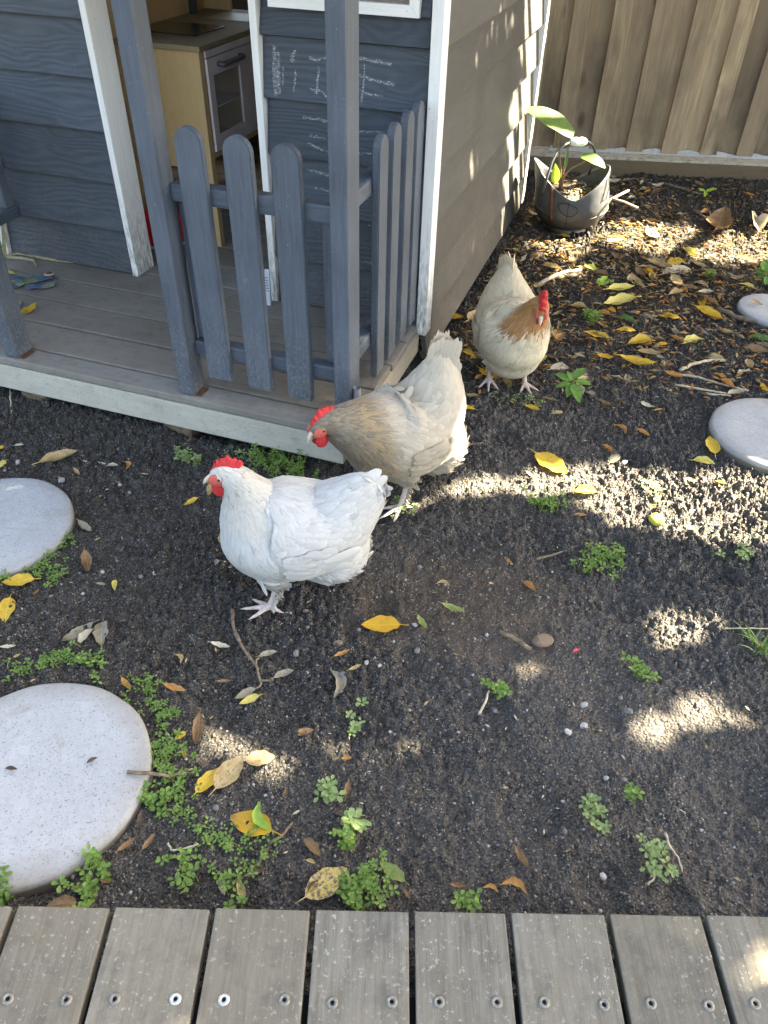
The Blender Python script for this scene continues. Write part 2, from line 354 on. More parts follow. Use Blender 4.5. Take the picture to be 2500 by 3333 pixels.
LM = dict(
    yellow=leafmat('leaf_yellow', (0.62, 0.40, 0.035), (0.72, 0.52, 0.07), (0.30, 0.19, 0.04), 0.35),
    gold=leafmat('leaf_gold', (0.58, 0.31, 0.02), (0.66, 0.38, 0.03), (0.36, 0.28, 0.16), 0.3),
    lemon=leafmat('leaf_lemon', (0.60, 0.52, 0.10), (0.70, 0.62, 0.20), (0.40, 0.32, 0.08), 0.3),
    tan=leafmat('leaf_tan', (0.42, 0.30, 0.13), (0.52, 0.38, 0.19), (0.17, 0.10, 0.05), 0.6),
    brown=leafmat('leaf_brown', (0.20, 0.115, 0.05), (0.30, 0.18, 0.085), (0.08, 0.05, 0.03), 0.5),
    dark=leafmat('leaf_dark', (0.085, 0.06, 0.04), (0.14, 0.10, 0.07), (0.04, 0.03, 0.02), 0.5),
    orange=leafmat('leaf_orange', (0.42, 0.20, 0.05), (0.52, 0.27, 0.08), (0.2, 0.09, 0.03), 0.4),
    pale=leafmat('leaf_pale', (0.50, 0.44, 0.32), (0.58, 0.52, 0.38), (0.30, 0.25, 0.16), 0.4),
    grey=leafmat('leaf_grey', (0.28, 0.26, 0.19), (0.36, 0.33, 0.25), (0.14, 0.12, 0.09), 0.5),
    spotted=leafmat('leaf_spotted', (0.60, 0.42, 0.10), (0.62, 0.47, 0.18), (0.16, 0.14, 0.11), 0.6),
    green=leafmat('leaf_green', (0.22, 0.38, 0.05), (0.32, 0.48, 0.10), (0.16, 0.25, 0.05), 0.2),
    olive=leafmat('leaf_olive', (0.20, 0.24, 0.06), (0.30, 0.33, 0.10), (0.12, 0.10, 0.04), 0.4),
    plant=leafmat('plant_leaf', (0.10, 0.22, 0.04), (0.17, 0.32, 0.06), (0.07, 0.14, 0.03), 0.2, 0.4),
    lime=leafmat('plant_lime', (0.30, 0.46, 0.04), (0.42, 0.58, 0.08), (0.2, 0.35, 0.05), 0.2, 0.5),
    clover=leafmat('clover_leaf', (0.11, 0.205, 0.04), (0.21, 0.33, 0.07), (0.08, 0.13, 0.04), 0.25, 0.35),
    cloverpale=leafmat('clover_pale', (0.20, 0.29, 0.10), (0.31, 0.40, 0.16), (0.12, 0.17, 0.06), 0.25, 0.35),
    tree=leafmat('tree_leaf', (0.04, 0.075, 0.02), (0.07, 0.12, 0.03), (0.03, 0.05, 0.02), 0.2, 0.12),
    straw=leafmat('straw', (0.42, 0.36, 0.20), (0.55, 0.48, 0.30), (0.3, 0.24, 0.12), 0.3, 0.2),
)
LF = {}
def fallen_mat(k):
    if k not in LF:
        a = LEAFSPEC[k]; LF[k] = leafmat('fallen_' + k, *a[:3], a[3] if len(a) > 3 else 0.5, 0.3, 0.55, True)
    return LF[k]
LEAFSPEC = dict(yellow=((0.60, 0.38, 0.035), (0.72, 0.50, 0.07), (0.34, 0.20, 0.04), 0.45), gold=((0.58, 0.31, 0.02), (0.66, 0.40, 0.04), (0.32, 0.20, 0.08), 0.4), lemon=((0.58, 0.50, 0.10), (0.70, 0.62, 0.22), (0.42, 0.32, 0.08), 0.4), tan=((0.42, 0.30, 0.13), (0.54, 0.41, 0.21), (0.17, 0.10, 0.05), 0.7), brown=((0.20, 0.115, 0.05), (0.32, 0.20, 0.10), (0.08, 0.05, 0.03), 0.6), dark=((0.085, 0.06, 0.04), (0.15, 0.11, 0.08), (0.04, 0.03, 0.02), 0.5), orange=((0.40, 0.19, 0.05), (0.54, 0.29, 0.09), (0.2, 0.09, 0.03), 0.5), pale=((0.50, 0.44, 0.32), (0.60, 0.54, 0.40), (0.30, 0.25, 0.16), 0.5), grey=((0.27, 0.24, 0.17), (0.38, 0.34, 0.25), (0.14, 0.11, 0.08), 0.6), spotted=((0.60, 0.43, 0.10), (0.66, 0.50, 0.20), (0.17, 0.14, 0.10), 1.2), green=((0.24, 0.40, 0.05), (0.36, 0.52, 0.11), (0.18, 0.27, 0.05), 0.2), olive=((0.24, 0.29, 0.08), (0.36, 0.40, 0.14), (0.16, 0.13, 0.05), 0.4), plant=((0.08, 0.16, 0.04), (0.15, 0.25, 0.06), (0.08, 0.10, 0.04), 0.4))
def simple(name, c, rough=0.5, spec=0.4, metallic=0.0, nsc=0, amt=0.25, bump=0.0, **kw):
    q = NT(name)
    if nsc:
        n = q.noise(nsc, 4, 0.6, q.co()); cc = q.mix(q.ramp(n, [(0.3, 0), (0.7, 1)]), tuple(x * (1 - amt) for x in c), tuple(min(1, x * (1 + amt)) for x in c))
        return q.done(cc, rough, q.bump(n, bump, 0.002) if bump else None, spec, Metallic=metallic, **kw)
    return q.done(c, rough, None, spec, Metallic=metallic, **kw)
M_TWIG = simple('twig_bark', (0.16, 0.12, 0.08), 0.85, 0.2, 0, 90, 0.5, 0.5)
M_TWIGPALE = simple('twig_pale', (0.38, 0.32, 0.23), 0.85, 0.2, 0, 90, 0.4, 0.5)
M_SCREW = simple('screw_steel', (0.20, 0.19, 0.165), 0.55, 0.5, 0.6, 300, 0.35)
M_SCREWB = simple('screw_bright', (0.50, 0.48, 0.44), 0.45, 0.5, 0.8, 300, 0.2)
M_HOLE = simple('dark_recess', (0.012, 0.012, 0.012), 0.9, 0.1)
M_PLY = weathered('kitchen_plywood', 'z', (0.48, 0.33, 0.16), (0.58, 0.42, 0.23), (0.52, 0.37, 0.19), 0.15, (0.2, 0.12, 0.05), 0.15, 0.12)
M_COUNTER = weathered('kitchen_worktop', 'y', (0.24, 0.18, 0.11), (0.33, 0.26, 0.17), (0.28, 0.22, 0.14), 0.1, (0.2, 0.12, 0.05), 0.15, 0.15)
M_LILAC = simple('kitchen_front_paint', (0.66, 0.57, 0.56), 0.5, 0.4, 0, 12, 0.06)
M_HANDLE = simple('grey_plastic', (0.09, 0.10, 0.105), 0.4, 0.5)
M_HOB = simple('black_hob', (0.03, 0.035, 0.035), 0.25, 0.5, 0, 20, 0.2)
M_SINK = simple('sink_cream', (0.42, 0.36, 0.20), 0.5, 0.4)
M_GLASS = simple('door_glass', (0.55, 0.52, 0.52), 0.05, 0.5, Alpha=0.22)
M_PANE = simple('window_glass', (0.35, 0.30, 0.25), 0.06, 0.6, Alpha=0.35)
M_RED = simple('red_plastic', (0.72, 0.03, 0.025), 0.35, 0.5)
M_YELLOWP = simple('yellow_plastic', (0.55, 0.40, 0.03), 0.4, 0.5)
M_BLUEP = simple('pale_blue_plastic', (0.52, 0.56, 0.66), 0.45, 0.4)
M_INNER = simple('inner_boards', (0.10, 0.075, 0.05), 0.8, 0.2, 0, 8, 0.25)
M_PIPE = simple('pipe_metal', (0.17, 0.17, 0.175), 0.5, 0.4, 0.6, 60, 0.35)
M_BLOCK = simple('brick_block', (0.16, 0.115, 0.08), 0.9, 0.2, 0, 60, 0.35, 0.5)
M_RUST = simple('rusty_bracket', (0.13, 0.065, 0.035), 0.85, 0.2, 0.2, 120, 0.4)
def zinc():
    q = NT('galvanised_steel'); v = q.co(); n = q.noise(9, 5, 0.6, v); s = q.voro(38, v, out='Color'); d = q.noise(45, 5, 0.65, v)
    c = q.mix(n, (0.055, 0.060, 0.066), (0.11, 0.118, 0.126)); sb = q.new('ShaderNodeSeparateColor'); q.l.new(s, sb.inputs[0]); c = q.mix(q.math('MULTIPLY', sb.outputs[0], 0.25), c, (0.17, 0.185, 0.20)); c = q.mix(q.ramp(d, [(0.5, 0), (0.75, 0.7)]), c, (0.14, 0.12, 0.095))
    z = q.sep()[2]; c = q.mix(q.math('MULTIPLY', q.ramp(z, [(0.02, 0.9), (0.13, 0.0)]), q.ramp(d, [(0.3, 0.3), (0.6, 1)])), c, (0.12, 0.095, 0.07))
    return q.done(c, q.ramp(d, [(0.3, 0.38), (0.7, 0.7)]), q.bump(n, 0.2, 0.002), 0.4, Metallic=0.55)
M_ZINC = zinc()
M_PORC = simple('porcelain', (0.72, 0.70, 0.64), 0.25, 0.5)
M_BLUE = simple('blue_glaze', (0.06, 0.09, 0.36), 0.3, 0.5)
M_STRING = simple('dark_string', (0.03, 0.028, 0.025), 0.9, 0.1)
def chalkmat():
    q = NT('chalk'); n = q.noise(210, 4, 0.7, q.co((1, 1, 2.2))); q.put(q.b.inputs['Base Color'], (0.68, 0.69, 0.70)); q.put(q.b.inputs['Roughness'], 0.95)
    q.put(q.b.inputs['Alpha'], q.ramp(n, [(0.44, 0), (0.64, 0.6)])); return q.m
M_CHALK = chalkmat()
def feathermat(name, tint=(1, 1, 1)):
    q = NT(name); c = q.attr('fcol'); n = q.noise(700, 3, 0.6); b = q.noise(25, 3, 0.5)
    c = q.mix(q.ramp(n, [(0.3, 0), (0.75, 0.16)]), c, (0.25, 0.22, 0.18), 'MULTIPLY'); c = q.mix(q.ramp(b, [(0.4, 0), (0.75, 0.10)]), c, (0.35, 0.30, 0.24))
    q.put(q.b.inputs['Base Color'], c); q.put(q.b.inputs['Roughness'], 0.75); q.put(q.b.inputs['Specular IOR Level'], 0.2)
    try: q.put(q.b.inputs['Sheen Weight'], 0.15)
    except Exception: pass
    q.l.new(q.bump(n, 0.25, 0.001), q.b.inputs['Normal'])
    t = q.new('ShaderNodeBsdfTranslucent'); q.put(t.inputs['Color'], c); ms = q.new('ShaderNodeMixShader'); ms.inputs[0].default_value = 0.25
    q.l.new(q.b.outputs[0], ms.inputs[1]); q.l.new(t.outputs[0], ms.inputs[2]); q.l.new(ms.outputs[0], q.out.inputs['Surface'])
    return q.m
M_FEATHER = feathermat('feathers')
def skinmat(name, c0, c1, sss=0.15):
    q = NT(name); n = q.noise(230, 5, 0.7); c = q.mix(q.ramp(n, [(0.3, 0), (0.7, 1)]), c0, c1)
    return q.done(c, 0.6, q.bump(n, 0.9, 0.003), 0.35, Subsurface_Weight=sss)
M_COMB = skinmat('comb_skin', (0.40, 0.016, 0.020), (0.60, 0.045, 0.045))
M_FACE = skinmat('face_skin', (0.42, 0.055, 0.045), (0.54, 0.14, 0.11))
M_BEAK = simple('beak_horn', (0.52, 0.44, 0.33), 0.4, 0.45, 0, 60, 0.3)
M_EYE = simple('eye_amber', (0.45, 0.17, 0.02), 0.12, 0.6)
M_PUPIL = simple('eye_pupil', (0.006, 0.006, 0.006), 0.08, 0.7)
def bodymat():
    q = NT('hen_body'); z = q.sep()[2]; n = q.noise(160, 4, 0.6); sc = q.voro(330)
    skin = q.mix(n, (0.42, 0.32, 0.28), (0.60, 0.50, 0.45)); skin = q.mix(q.ramp(n, [(0.55, 0), (0.7, 0.8)]), skin, (0.14, 0.11, 0.09))
    c = q.mix(q.ramp(z, [(0.074, 0), (0.088, 1)]), skin, q.attr('fcol'))
    return q.done(c, 0.7, q.bump(sc, 0.5, 0.001), 0.25)
M_BODY = bodymat()
M_PEBBLE = simple('pebble_pale', (0.30, 0.295, 0.28), 0.8, 0.25, 0, 60, 0.3, 0.4)
M_PEBBLED = simple('pebble_grey', (0.15, 0.145, 0.14), 0.85, 0.25, 0, 60, 0.4, 0.5)
M_PEBBLEB = simple('pebble_brown', (0.17, 0.125, 0.09), 0.85, 0.25, 0, 60, 0.3, 0.5)
M_BARK = simple('tree_bark', (0.14, 0.11, 0.085), 0.9, 0.2, 0, 14, 0.4, 0.8)
M_ROOF = simple('roof_sheet', (0.10, 0.105, 0.11), 0.6, 0.4, 0.3, 6, 0.15)
M_FELT = simple('felt_strip', (0.40, 0.385, 0.37), 0.9, 0.1, 0, 50, 0.15, 0.5)
M_LEMON = simple('fruit_skin', (0.40, 0.38, 0.06), 0.55, 0.4, 0, 70, 0.35, 0.5)

# ================================================================== ground
def grid_axis(lo, hi, step0, grow=1.0, far=(0.3, 1, 3, 8, 20, 60)):
    a = [lo]; s = step0
    while a[-1] < hi: a.append(a[-1] + s); s = min(s * grow, 0.011)
    return np.array([lo - f for f in reversed(far)] + a + [a[-1] + f for f in far])
gx = grid_axis(-1.35, 2.2, 0.0042); gy = grid_axis(0.40, 4.45, 0.0031, 1.0021)
GX, GY = np.meshgrid(gx, gy)
GZ = soil_h(GX, GY); _far = (GX < -1.36) | (GX > 2.21) | (GY < 0.395) | (GY > 4.47)
GZ[_far] = -0.004
nx, ny = len(gx), len(gy)
gv = np.stack([GX.ravel(), GY.ravel(), GZ.ravel()], 1)
ii = (np.arange(ny - 1)[:, None] * nx + np.arange(nx - 1)[None, :]).ravel()
gf = np.stack([ii, ii + 1, ii + nx + 1, ii + nx], 1)
me = bpy.data.meshes.new('ground')
me.vertices.add(len(gv)); me.vertices.foreach_set('co', gv.ravel().astype(np.float32))
me.loops.add(gf.size); me.loops.foreach_set('vertex_index', gf.ravel().astype(np.int32))
me.polygons.add(len(gf)); me.polygons.foreach_set('loop_start', (np.arange(len(gf)) * 4).astype(np.int32))
me.polygons.foreach_set('use_smooth', np.zeros(len(gf), dtype=bool))
me.update(calc_edges=True); me.validate()
at = me.attributes.new('damp', 'FLOAT', 'POINT'); at.data.foreach_set('value', damp(GX, GY).ravel().astype(np.float32))
_lit = np.clip((GY - 2.35 + 0.6 * vnoise(GX, GY, 0.4)) / 0.5, 0, 1) * np.clip((GX + 0.1) / 0.2, 0, 1)
_du = np.clip((GX + 0.25 + 0.5 * vnoise(GX, GY, 0.35, 1)) / 0.45, 0, 1) * np.clip((2.3 - GY) / 0.4, 0, 1) * np.clip(0.75 + 1.1 * vnoise(GX, GY, 0.22, 2) + 0.5 * vnoise(GX, GY, 0.08, 3), 0.1, 1) * 0.75
at = me.attributes.new('dust', 'FLOAT', 'POINT'); at.data.foreach_set('value', _du.ravel().astype(np.float32))
at = me.attributes.new('litter', 'FLOAT', 'POINT'); at.data.foreach_set('value', _lit.ravel().astype(np.float32))
me.materials.append(M_SOIL)
tag(ob('ground', me), 'dark crumbly garden soil', None, None, 'structure')

# ================================================================== playhouse
ph = empty('playhouse', HO, HA)
tag(ph, 'charcoal painted timber playhouse with white trims and a picket fenced porch', 'playhouse')
ZP = 0.15
def lap_wall(name, u0, u1, w, z0, ztop, mat, along='x', n0=0, courses=None):
    """overlapping boards; each board is a part of the wall"""
    root = empty(name); root.parent = ph
    for i in range(len(courses) - 1):
        zb = courses[i]; zt = courses[i + 1] + 0.016; h = zt - zb; th = 0.016; tilt = math.atan2(0.025, h)
        L = u1 - u0; c = ((u0 + u1) / 2 + random.uniform(-.001, .001))
        if along == 'x':
            o = ob('siding_board', box_mesh(L, th, h, 0.002, mat), root, (c, w + 0.004, (zb + zt) / 2), (-tilt, 0, 0))
        else:
            o = ob('siding_board', box_mesh(th, L, h, 0.002, mat), root, (w - 0.004, c, (zb + zt) / 2), (0, -tilt, 0))
        o.rotation_euler.z = random.uniform(-.001, .001)
    return root
CR = [0.152, 0.298, 0.453, 0.607, 0.756, 0.907, 1.06, 1.21, 1.36]
lap_wall('front_wall', -1.535, -1.024, 0.628, 0, 0, M_SIDING, 'x', courses=CR)
lap_wall('front_wall', -0.470, 0.004, 0.628, 0, 0, M_SIDING, 'x', courses=CR[:6] + [0.972])
lap_wall('front_wall', -0.022, 0.004, 0.628, 0, 0, M_SIDING, 'x', courses=[0.974, 1.06, 1.21, 1.36])
lap_wall('side_wall', 0.656, 2.195, 0.022, 0, 0, M_SIDING_S, 'y', courses=[0.012] + CR)
lap_wall('side_wall', 0.64, 2.195, -1.535, 0, 0, M_SIDING_S, 'y', courses=[0.012] + CR[:6])
lap_wall('back_wall', -1.53, 0.0, 2.20, 0, 0, M_SIDING, 'x', courses=[0.012] + CR[:6])
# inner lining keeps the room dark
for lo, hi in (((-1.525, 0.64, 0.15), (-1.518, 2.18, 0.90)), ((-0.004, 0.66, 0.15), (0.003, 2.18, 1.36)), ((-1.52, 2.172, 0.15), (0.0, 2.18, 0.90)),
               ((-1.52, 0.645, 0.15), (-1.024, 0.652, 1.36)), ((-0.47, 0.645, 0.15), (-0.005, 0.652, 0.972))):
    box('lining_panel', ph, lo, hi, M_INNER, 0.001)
# trims
box('corner_trim', ph, (0.010, 0.598, 0.125), (0.042, 0.655, 1.36), M_TRIM, 0.002)
box('corner_trim', ph, (0.000, 2.195, 0.030), (0.044, 2.255, 1.36), M_TRIM, 0.002)
box('corner_post', ph, (-1.53, 2.15, 0.9), (-1.49, 2.19, 1.36), M_SIDING, 0.002)
box('corner_trim', ph, (-1.560, 0.600, 0.148), (-1.536, 0.655, 1.36), M_TRIM, 0.002)
box('door_jamb', ph, (-1.022, 0.604, 0.150), (-1.001, 0.705, 1.36), M_TRIM, 0.002)
box('door_jamb', ph, (-0.493, 0.604, 0.150), (-0.472, 0.690, 1.36), M_TRIM, 0.002)
# window
win = empty('window'); win.parent = ph
def mitred(name, pts, y0, y1, mat):
    v = [(x, y0, z) for x, z in pts] + [(x, y1, z) for x, z in pts]
    f = [(0, 1, 2, 3), (7, 6, 5, 4), (0, 4, 5, 1), (1, 5, 6, 2), (2, 6, 7, 3), (3, 7, 4, 0)]
    return ob(name, mesh(name, v, f, mat), win)
a, b, z0, z1, fw = -0.434, -0.024, 0.976, 1.34, 0.026
g_ = 0.0008
mitred('frame', [(a, z0), (b, z0), (b - fw, z0 + fw), (a + fw, z0 + fw)], 0.600, 0.640, M_TRIMX)
mitred('frame', [(a, z1), (a + fw, z1 - fw), (b - fw, z1 - fw), (b, z1)], 0.600, 0.640, M_TRIMX)
mitred('frame', [(a, z0 + g_), (a + fw - g_, z0 + fw), (a + fw - g_, z1 - fw), (a, z1 - g_)], 0.601, 0.640, M_TRIM)
mitred('frame', [(b, z0 + g_), (b, z1 - g_), (b - fw + g_, z1 - fw), (b - fw + g_, z0 + fw)], 0.601, 0.640, M_TRIM)
box('pane', win, (a + fw, 0.618, z0 + fw), (b - fw, 0.622, z1 - fw), M_PANE, 0)
# chalk scribbles on the boards beside the door
def chalk(pts, wd):
    v = []; f = []
    P = [np.array(p, float) for p in pts]
    Q = []
    for i in range(len(P) - 1):
        for k in range(6): Q.append(P[i] + (P[i + 1] - P[i]) * k / 6 + np.array([random.uniform(-.002, .002), random.uniform(-.002, .002)]))
    Q.append(P[-1])
    for i, p in enumerate(Q):
        t = Q[min(i + 1, len(Q) - 1)] - Q[max(i - 1, 0)]; t /= np.linalg.norm(t) + 1e-9; n = np.array([-t[1], t[0]]) * wd / 2 * random.uniform(.6, 1.2)
        for s in (-1, 1):
            x, z = p + s * n
            for c0, c1 in zip(CR, CR[1:]):
                if c0 <= z < c1: break
            y = 0.628 + 0.004 - 0.0080 - 0.0024 + (-0.0125 + 0.025 * (z - c0) / (c1 + 0.016 - c0))
            v.append((x, y, z))
    for i in range(len(Q) - 1): f.append((2 * i, 2 * i + 1, 2 * i + 3, 2 * i + 2))
    ob('chalk_mark', mesh('chalk_mark', v, f, M_CHALK), ph)
for pts, wd in [([(-.435, .885), (-.432, .765)], .012), ([(-.425, .87), (-.42, .77)], .010), ([(-.412, .84), (-.408, .79)], .006), ([(-.375, .88), (-.385, .85)], .012), ([(-.372, .83), (-.378, .78)], .006),
                ([(-.335, .862), (-.30, .862), (-.18, .872), (-.10, .866)], .007), ([(-.20, .835), (-.14, .826), (-.09, .82)], .009), ([(-.305, .845), (-.31, .78)], .007), ([(-.175, .86), (-.178, .765)], .006),
                ([(-.33, .79), (-.29, .787), (-.28, .775)], .006), ([(-.20, .80), (-.12, .79)], .005), ([(-.36, .715), (-.31, .715), (-.27, .708)], .007), ([(-.34, .672), (-.29, .668)], .008), ([(-.345, .65), (-.28, .635), (-.27, .628)], .006),
                ([(-.19, .695), (-.12, .700)], .005), ([(-.19, .64), (-.15, .645)], .006), ([(-.355, .575), (-.30, .57), (-.27, .562)], .007), ([(-.33, .53), (-.27, .52)], .006), ([(-.20, .545), (-.17, .553)], .010), ([(-.16, .44), (-.11, .425)], .006), ([(-.17, .33), (-.11, .33)], .005)]:
    chalk(pts, wd)
# porch floor boards and the floor inside
WL = [-0.020, 0.060, 0.202, 0.346, 0.494, 0.640]
for i in range(5):
    box('porch_board', ph, (-1.56, WL[i] + 0.0038, ZP - 0.024), (0.014 + random.uniform(-.002, .002), WL[i + 1] - 0.0038, ZP + random.uniform(-.0012, .0012)), M_PORCH, 0.004)
for i in range(10):
    box('floor_board', ph, (-1.52, 0.6425 + i * 0.153, ZP - 0.024), (0.0, 0.790 + i * 0.153, ZP), M_PORCH, 0.004)
box('front_fascia', ph, (-1.56, -0.014, 0.040), (0.002, 0.012, ZP - 0.0275), M_FASCIA, 0.003)
box('side_fascia', ph, (-0.022, 0.0125, 0.036), (0.006, 0.655, ZP - 0.0275), M_FASCIAS, 0.003)
for (x0, y0), (x1, y1) in (((87, 1262), (190, 1262)), ((548, 1368), (656, 1368))):
    p = toH(G(x0, y0, 0.02)); q = toH(G(x1, y1, 0.02))
    box('support_block', ph, (p[0], 0.005, -0.03), (q[0], 0.11, 0.0395), M_BLOCK, 0.006)
for u in (-1.05, -.02):
    box('support_block', ph, (u - .09, 0.30, -0.03), (u, 0.40, 0.12), M_BLOCK, 0.006)
# posts
for u0, u1, w0, w1 in ((-1.056, -1.010, -0.008, 0.058), (-0.480, -0.434, -0.006, 0.054), (-0.026, 0.017, 0.000, 0.074), (-1.535, -1.49, 0.0, 0.07)):
    box('porch_post', ph, (u0, w0, ZP), (u1, w1, 1.30), M_POST, 0.006)
    box('post_bracket', ph, (u1 - 0.012, w0 + 0.006, ZP), (u1 + 0.016, w1 - 0.01, ZP + 0.0025), M_RUST, 0.0005)
# picket railings
def picket_mesh(wd, z0, z1, th, mat, axis='x'):
    n = 10; r = wd / 2; prof = [(-r, z0), (r, z0), (r, z1 - r)] + [(r * math.cos(math.pi * k / n), z1 - r + r * math.sin(math.pi * k / n)) for k in range(1, n)] + [(-r, z1 - r)]
    bm = bmesh.new(); vs = [bm.verts.new((x, -th / 2, z) if axis == 'x' else (th / 2, x, z)) for x, z in prof]
    fc = bm.faces.new(vs); r_ = bmesh.ops.extrude_face_region(bm, geom=[fc])
    bmesh.ops.translate(bm, vec=(0, th, 0) if axis == 'x' else (-th, 0, 0), verts=[e for e in r_['geom'] if isinstance(e, bmesh.types.BMVert)])
    bmesh.ops.recalc_face_normals(bm, faces=bm.faces)
    ed = [e for e in bm.edges if len(e.link_faces) == 2 and e.calc_face_angle(0) > 1.0]
    bmesh.ops.bevel(bm, geom=ed, offset=0.0022, segments=2, affect='EDGES')
    return bm_mesh('picket', bm, mat)
rl = empty('porch_railing'); rl.parent = ph
pm = picket_mesh(0.067, 0.0, 0.622, 0.019, M_POST)
for u, dz in ((-0.357, 0.006), (-0.241, 0.0), (-0.126, -0.004)):
    ob('picket', pm, rl, (u, 0.020, 0.204 + dz), (0, random.uniform(-.006, .006), 0))
box('rail', rl, (-0.4335, 0.030, 0.660), (-0.0265, 0.066, 0.702), M_RAIL, 0.006)
box('rail', rl, (-0.4335, 0.030, 0.262), (-0.0265, 0.066, 0.302), M_RAIL, 0.006)
box('baluster', rl, (-0.430, 0.045, 0.302), (-0.392, 0.083, 0.660), M_POST, 0.012)
box('baluster', rl, (-0.066, 0.045, 0.302), (-0.030, 0.083, 0.660), M_POST, 0.012)
rs = empty('porch_railing'); rs.parent = ph
pms = picket_mesh(0.064, 0.0, 0.625, 0.019, M_POST, 'y')
for w, dz in ((0.268, -0.002), (0.367, 0.0), (0.475, 0.004), (0.565, 0.008)):
    ob('picket', pms, rs, (-0.004, w, 0.170 + dz), (random.uniform(-.005, .005), 0, 0))
box('rail', rs, (-0.052, 0.076, 0.662), (-0.0145, 0.612, 0.702), M_RAILS, 0.006)
box('rail', rs, (-0.052, 0.076, 0.262), (-0.0145, 0.612, 0.302), M_RAILS, 0.006)
rs2 = empty('porch_railing'); rs2.parent = ph
box('rail', rs2, (-1.485, 0.072, 0.296), (-1.445, 0.612, 0.336), M_RAILS, 0.006)
box('rail', rs2, (-1.485, 0.072, 0.662), (-1.445, 0.612, 0.702), M_RAILS, 0.006)
box('baluster', rs2, (-1.483, 0.560, 0.336), (-1.447, 0.600, 0.662), M_POST, 0.006)
for w in (0.12, 0.22, 0.33, 0.44):
    ob('picket', pms, rs2, (-1.496, w, 0.170))
# roof over walls and porch
for s, (u0, u1) in enumerate(((-1.75, -0.765), (-0.765, 0.16))):
    L = math.hypot(u1 - u0, 0.42); ang = math.atan2(0.42, u1 - u0) * (-1 if s == 0 else 1)
    ob('roof_panel', box_mesh(L + .02, 2.62, 0.02, 0.002, M_ROOF), ph, ((u0 + u1) / 2, 1.10, 1.36 + 0.21 + 0.012), (0, ang, 0))
for wv in (2.2,):
    ob('gable_panel', mesh('gable_panel', [(-1.53, wv, 1.36), (0.0, wv, 1.36), (-0.765, wv, 1.70), (-1.53, wv + .012, 1.36), (0.0, wv + .012, 1.36), (-0.765, wv + .012, 1.70)],
        [(0, 1, 2), (5, 4, 3), (0, 3, 4, 1), (1, 4, 5, 2), (2, 5, 3, 0)], M_SIDING), ph)

# ================================================================== boundary fence
fA = np.array([0.738, 4.352]); fB = np.array([1.973, 4.271]); fd = (fB - fA) / np.linalg.norm(fB - fA); FA = math.atan2(fd[1], fd[0])
fence = empty('paling_fence', (fA[0], fA[1], 0), FA)
tag(fence, 'tan timber paling fence with overlapping upright boards behind the scuttle', 'fence')
for i in range(38):
    x = -1.0 + i * 0.0965 + random.uniform(-.004, .004); back = i % 2
    wd = 0.142 if back else 0.088
    ob('paling', box_mesh(wd, 0.014, 1.70, 0.002, M_FENCE), fence, (x, 0.092 + 0.030 * back + random.uniform(0, .003), 0.092 + 0.85 + random.uniform(-.004, .004)), (random.uniform(-.004, .004), random.uniform(-.006, .006), random.uniform(-.02, .02)))
for z in (0.45, 1.5):
    box('fence_rail', fence, (-1.05, 0.140, z), (2.6, 0.185, z + 0.07), M_FENCE, 0.003)
slp = tag(box('timber_sleeper', None, (0, 0, 0), (3.5, 0.085, 0.085), M_SLEEPER, 0.005), 'brown timber sleeper lying along the foot of the paling fence', 'sleeper')
slp.location = (fA[0] + fd[0] * 0.75 - fd[1] * .042, fA[1] + fd[1] * 0.75 + fd[0] * .042, 0.025); slp.rotation_euler.z = FA
cap = tag(box('timber_capping', None, (0, 0, 0), (3.5, 0.088, 0.012), M_CAPWOOD, 0.003), 'pale flaking capping board on top of the sleeper below the fence', 'board')
cap.location = (fA[0] + fd[0] * 0.75 - fd[1] * .044, fA[1] + fd[1] * 0.75 + fd[0] * .044, 0.0745); cap.rotation_euler.z = FA
# wavy felt strip tucked behind the capping
mb = MB(); n = 60
V = []
for i in range(n):
    x = 0.10 + i * 0.035; h = 0.022 + 0.007 * math.sin(i * 1.3) + random.uniform(-.003, .003)
    for y, z in ((0.088, 0.0805), (0.092, 0.0805 + h), (0.0955, 0.0805 + h), (0.0955, 0.0805)): V.append((x, y + 0.001 * math.sin(i), z))
F = []
for i in range(n - 1):
    for k in range(3): F.append((i * 4 + k, i * 4 + k + 1, i * 4 + k + 5, i * 4 + k + 4))
mb.add(V, F)
tag(ob('felt_strip', mb.mesh('felt_strip', M_FELT), None, (fA[0], fA[1], 0), (0, 0, FA)), 'crinkled grey felt strip showing below the palings', 'felt strip')

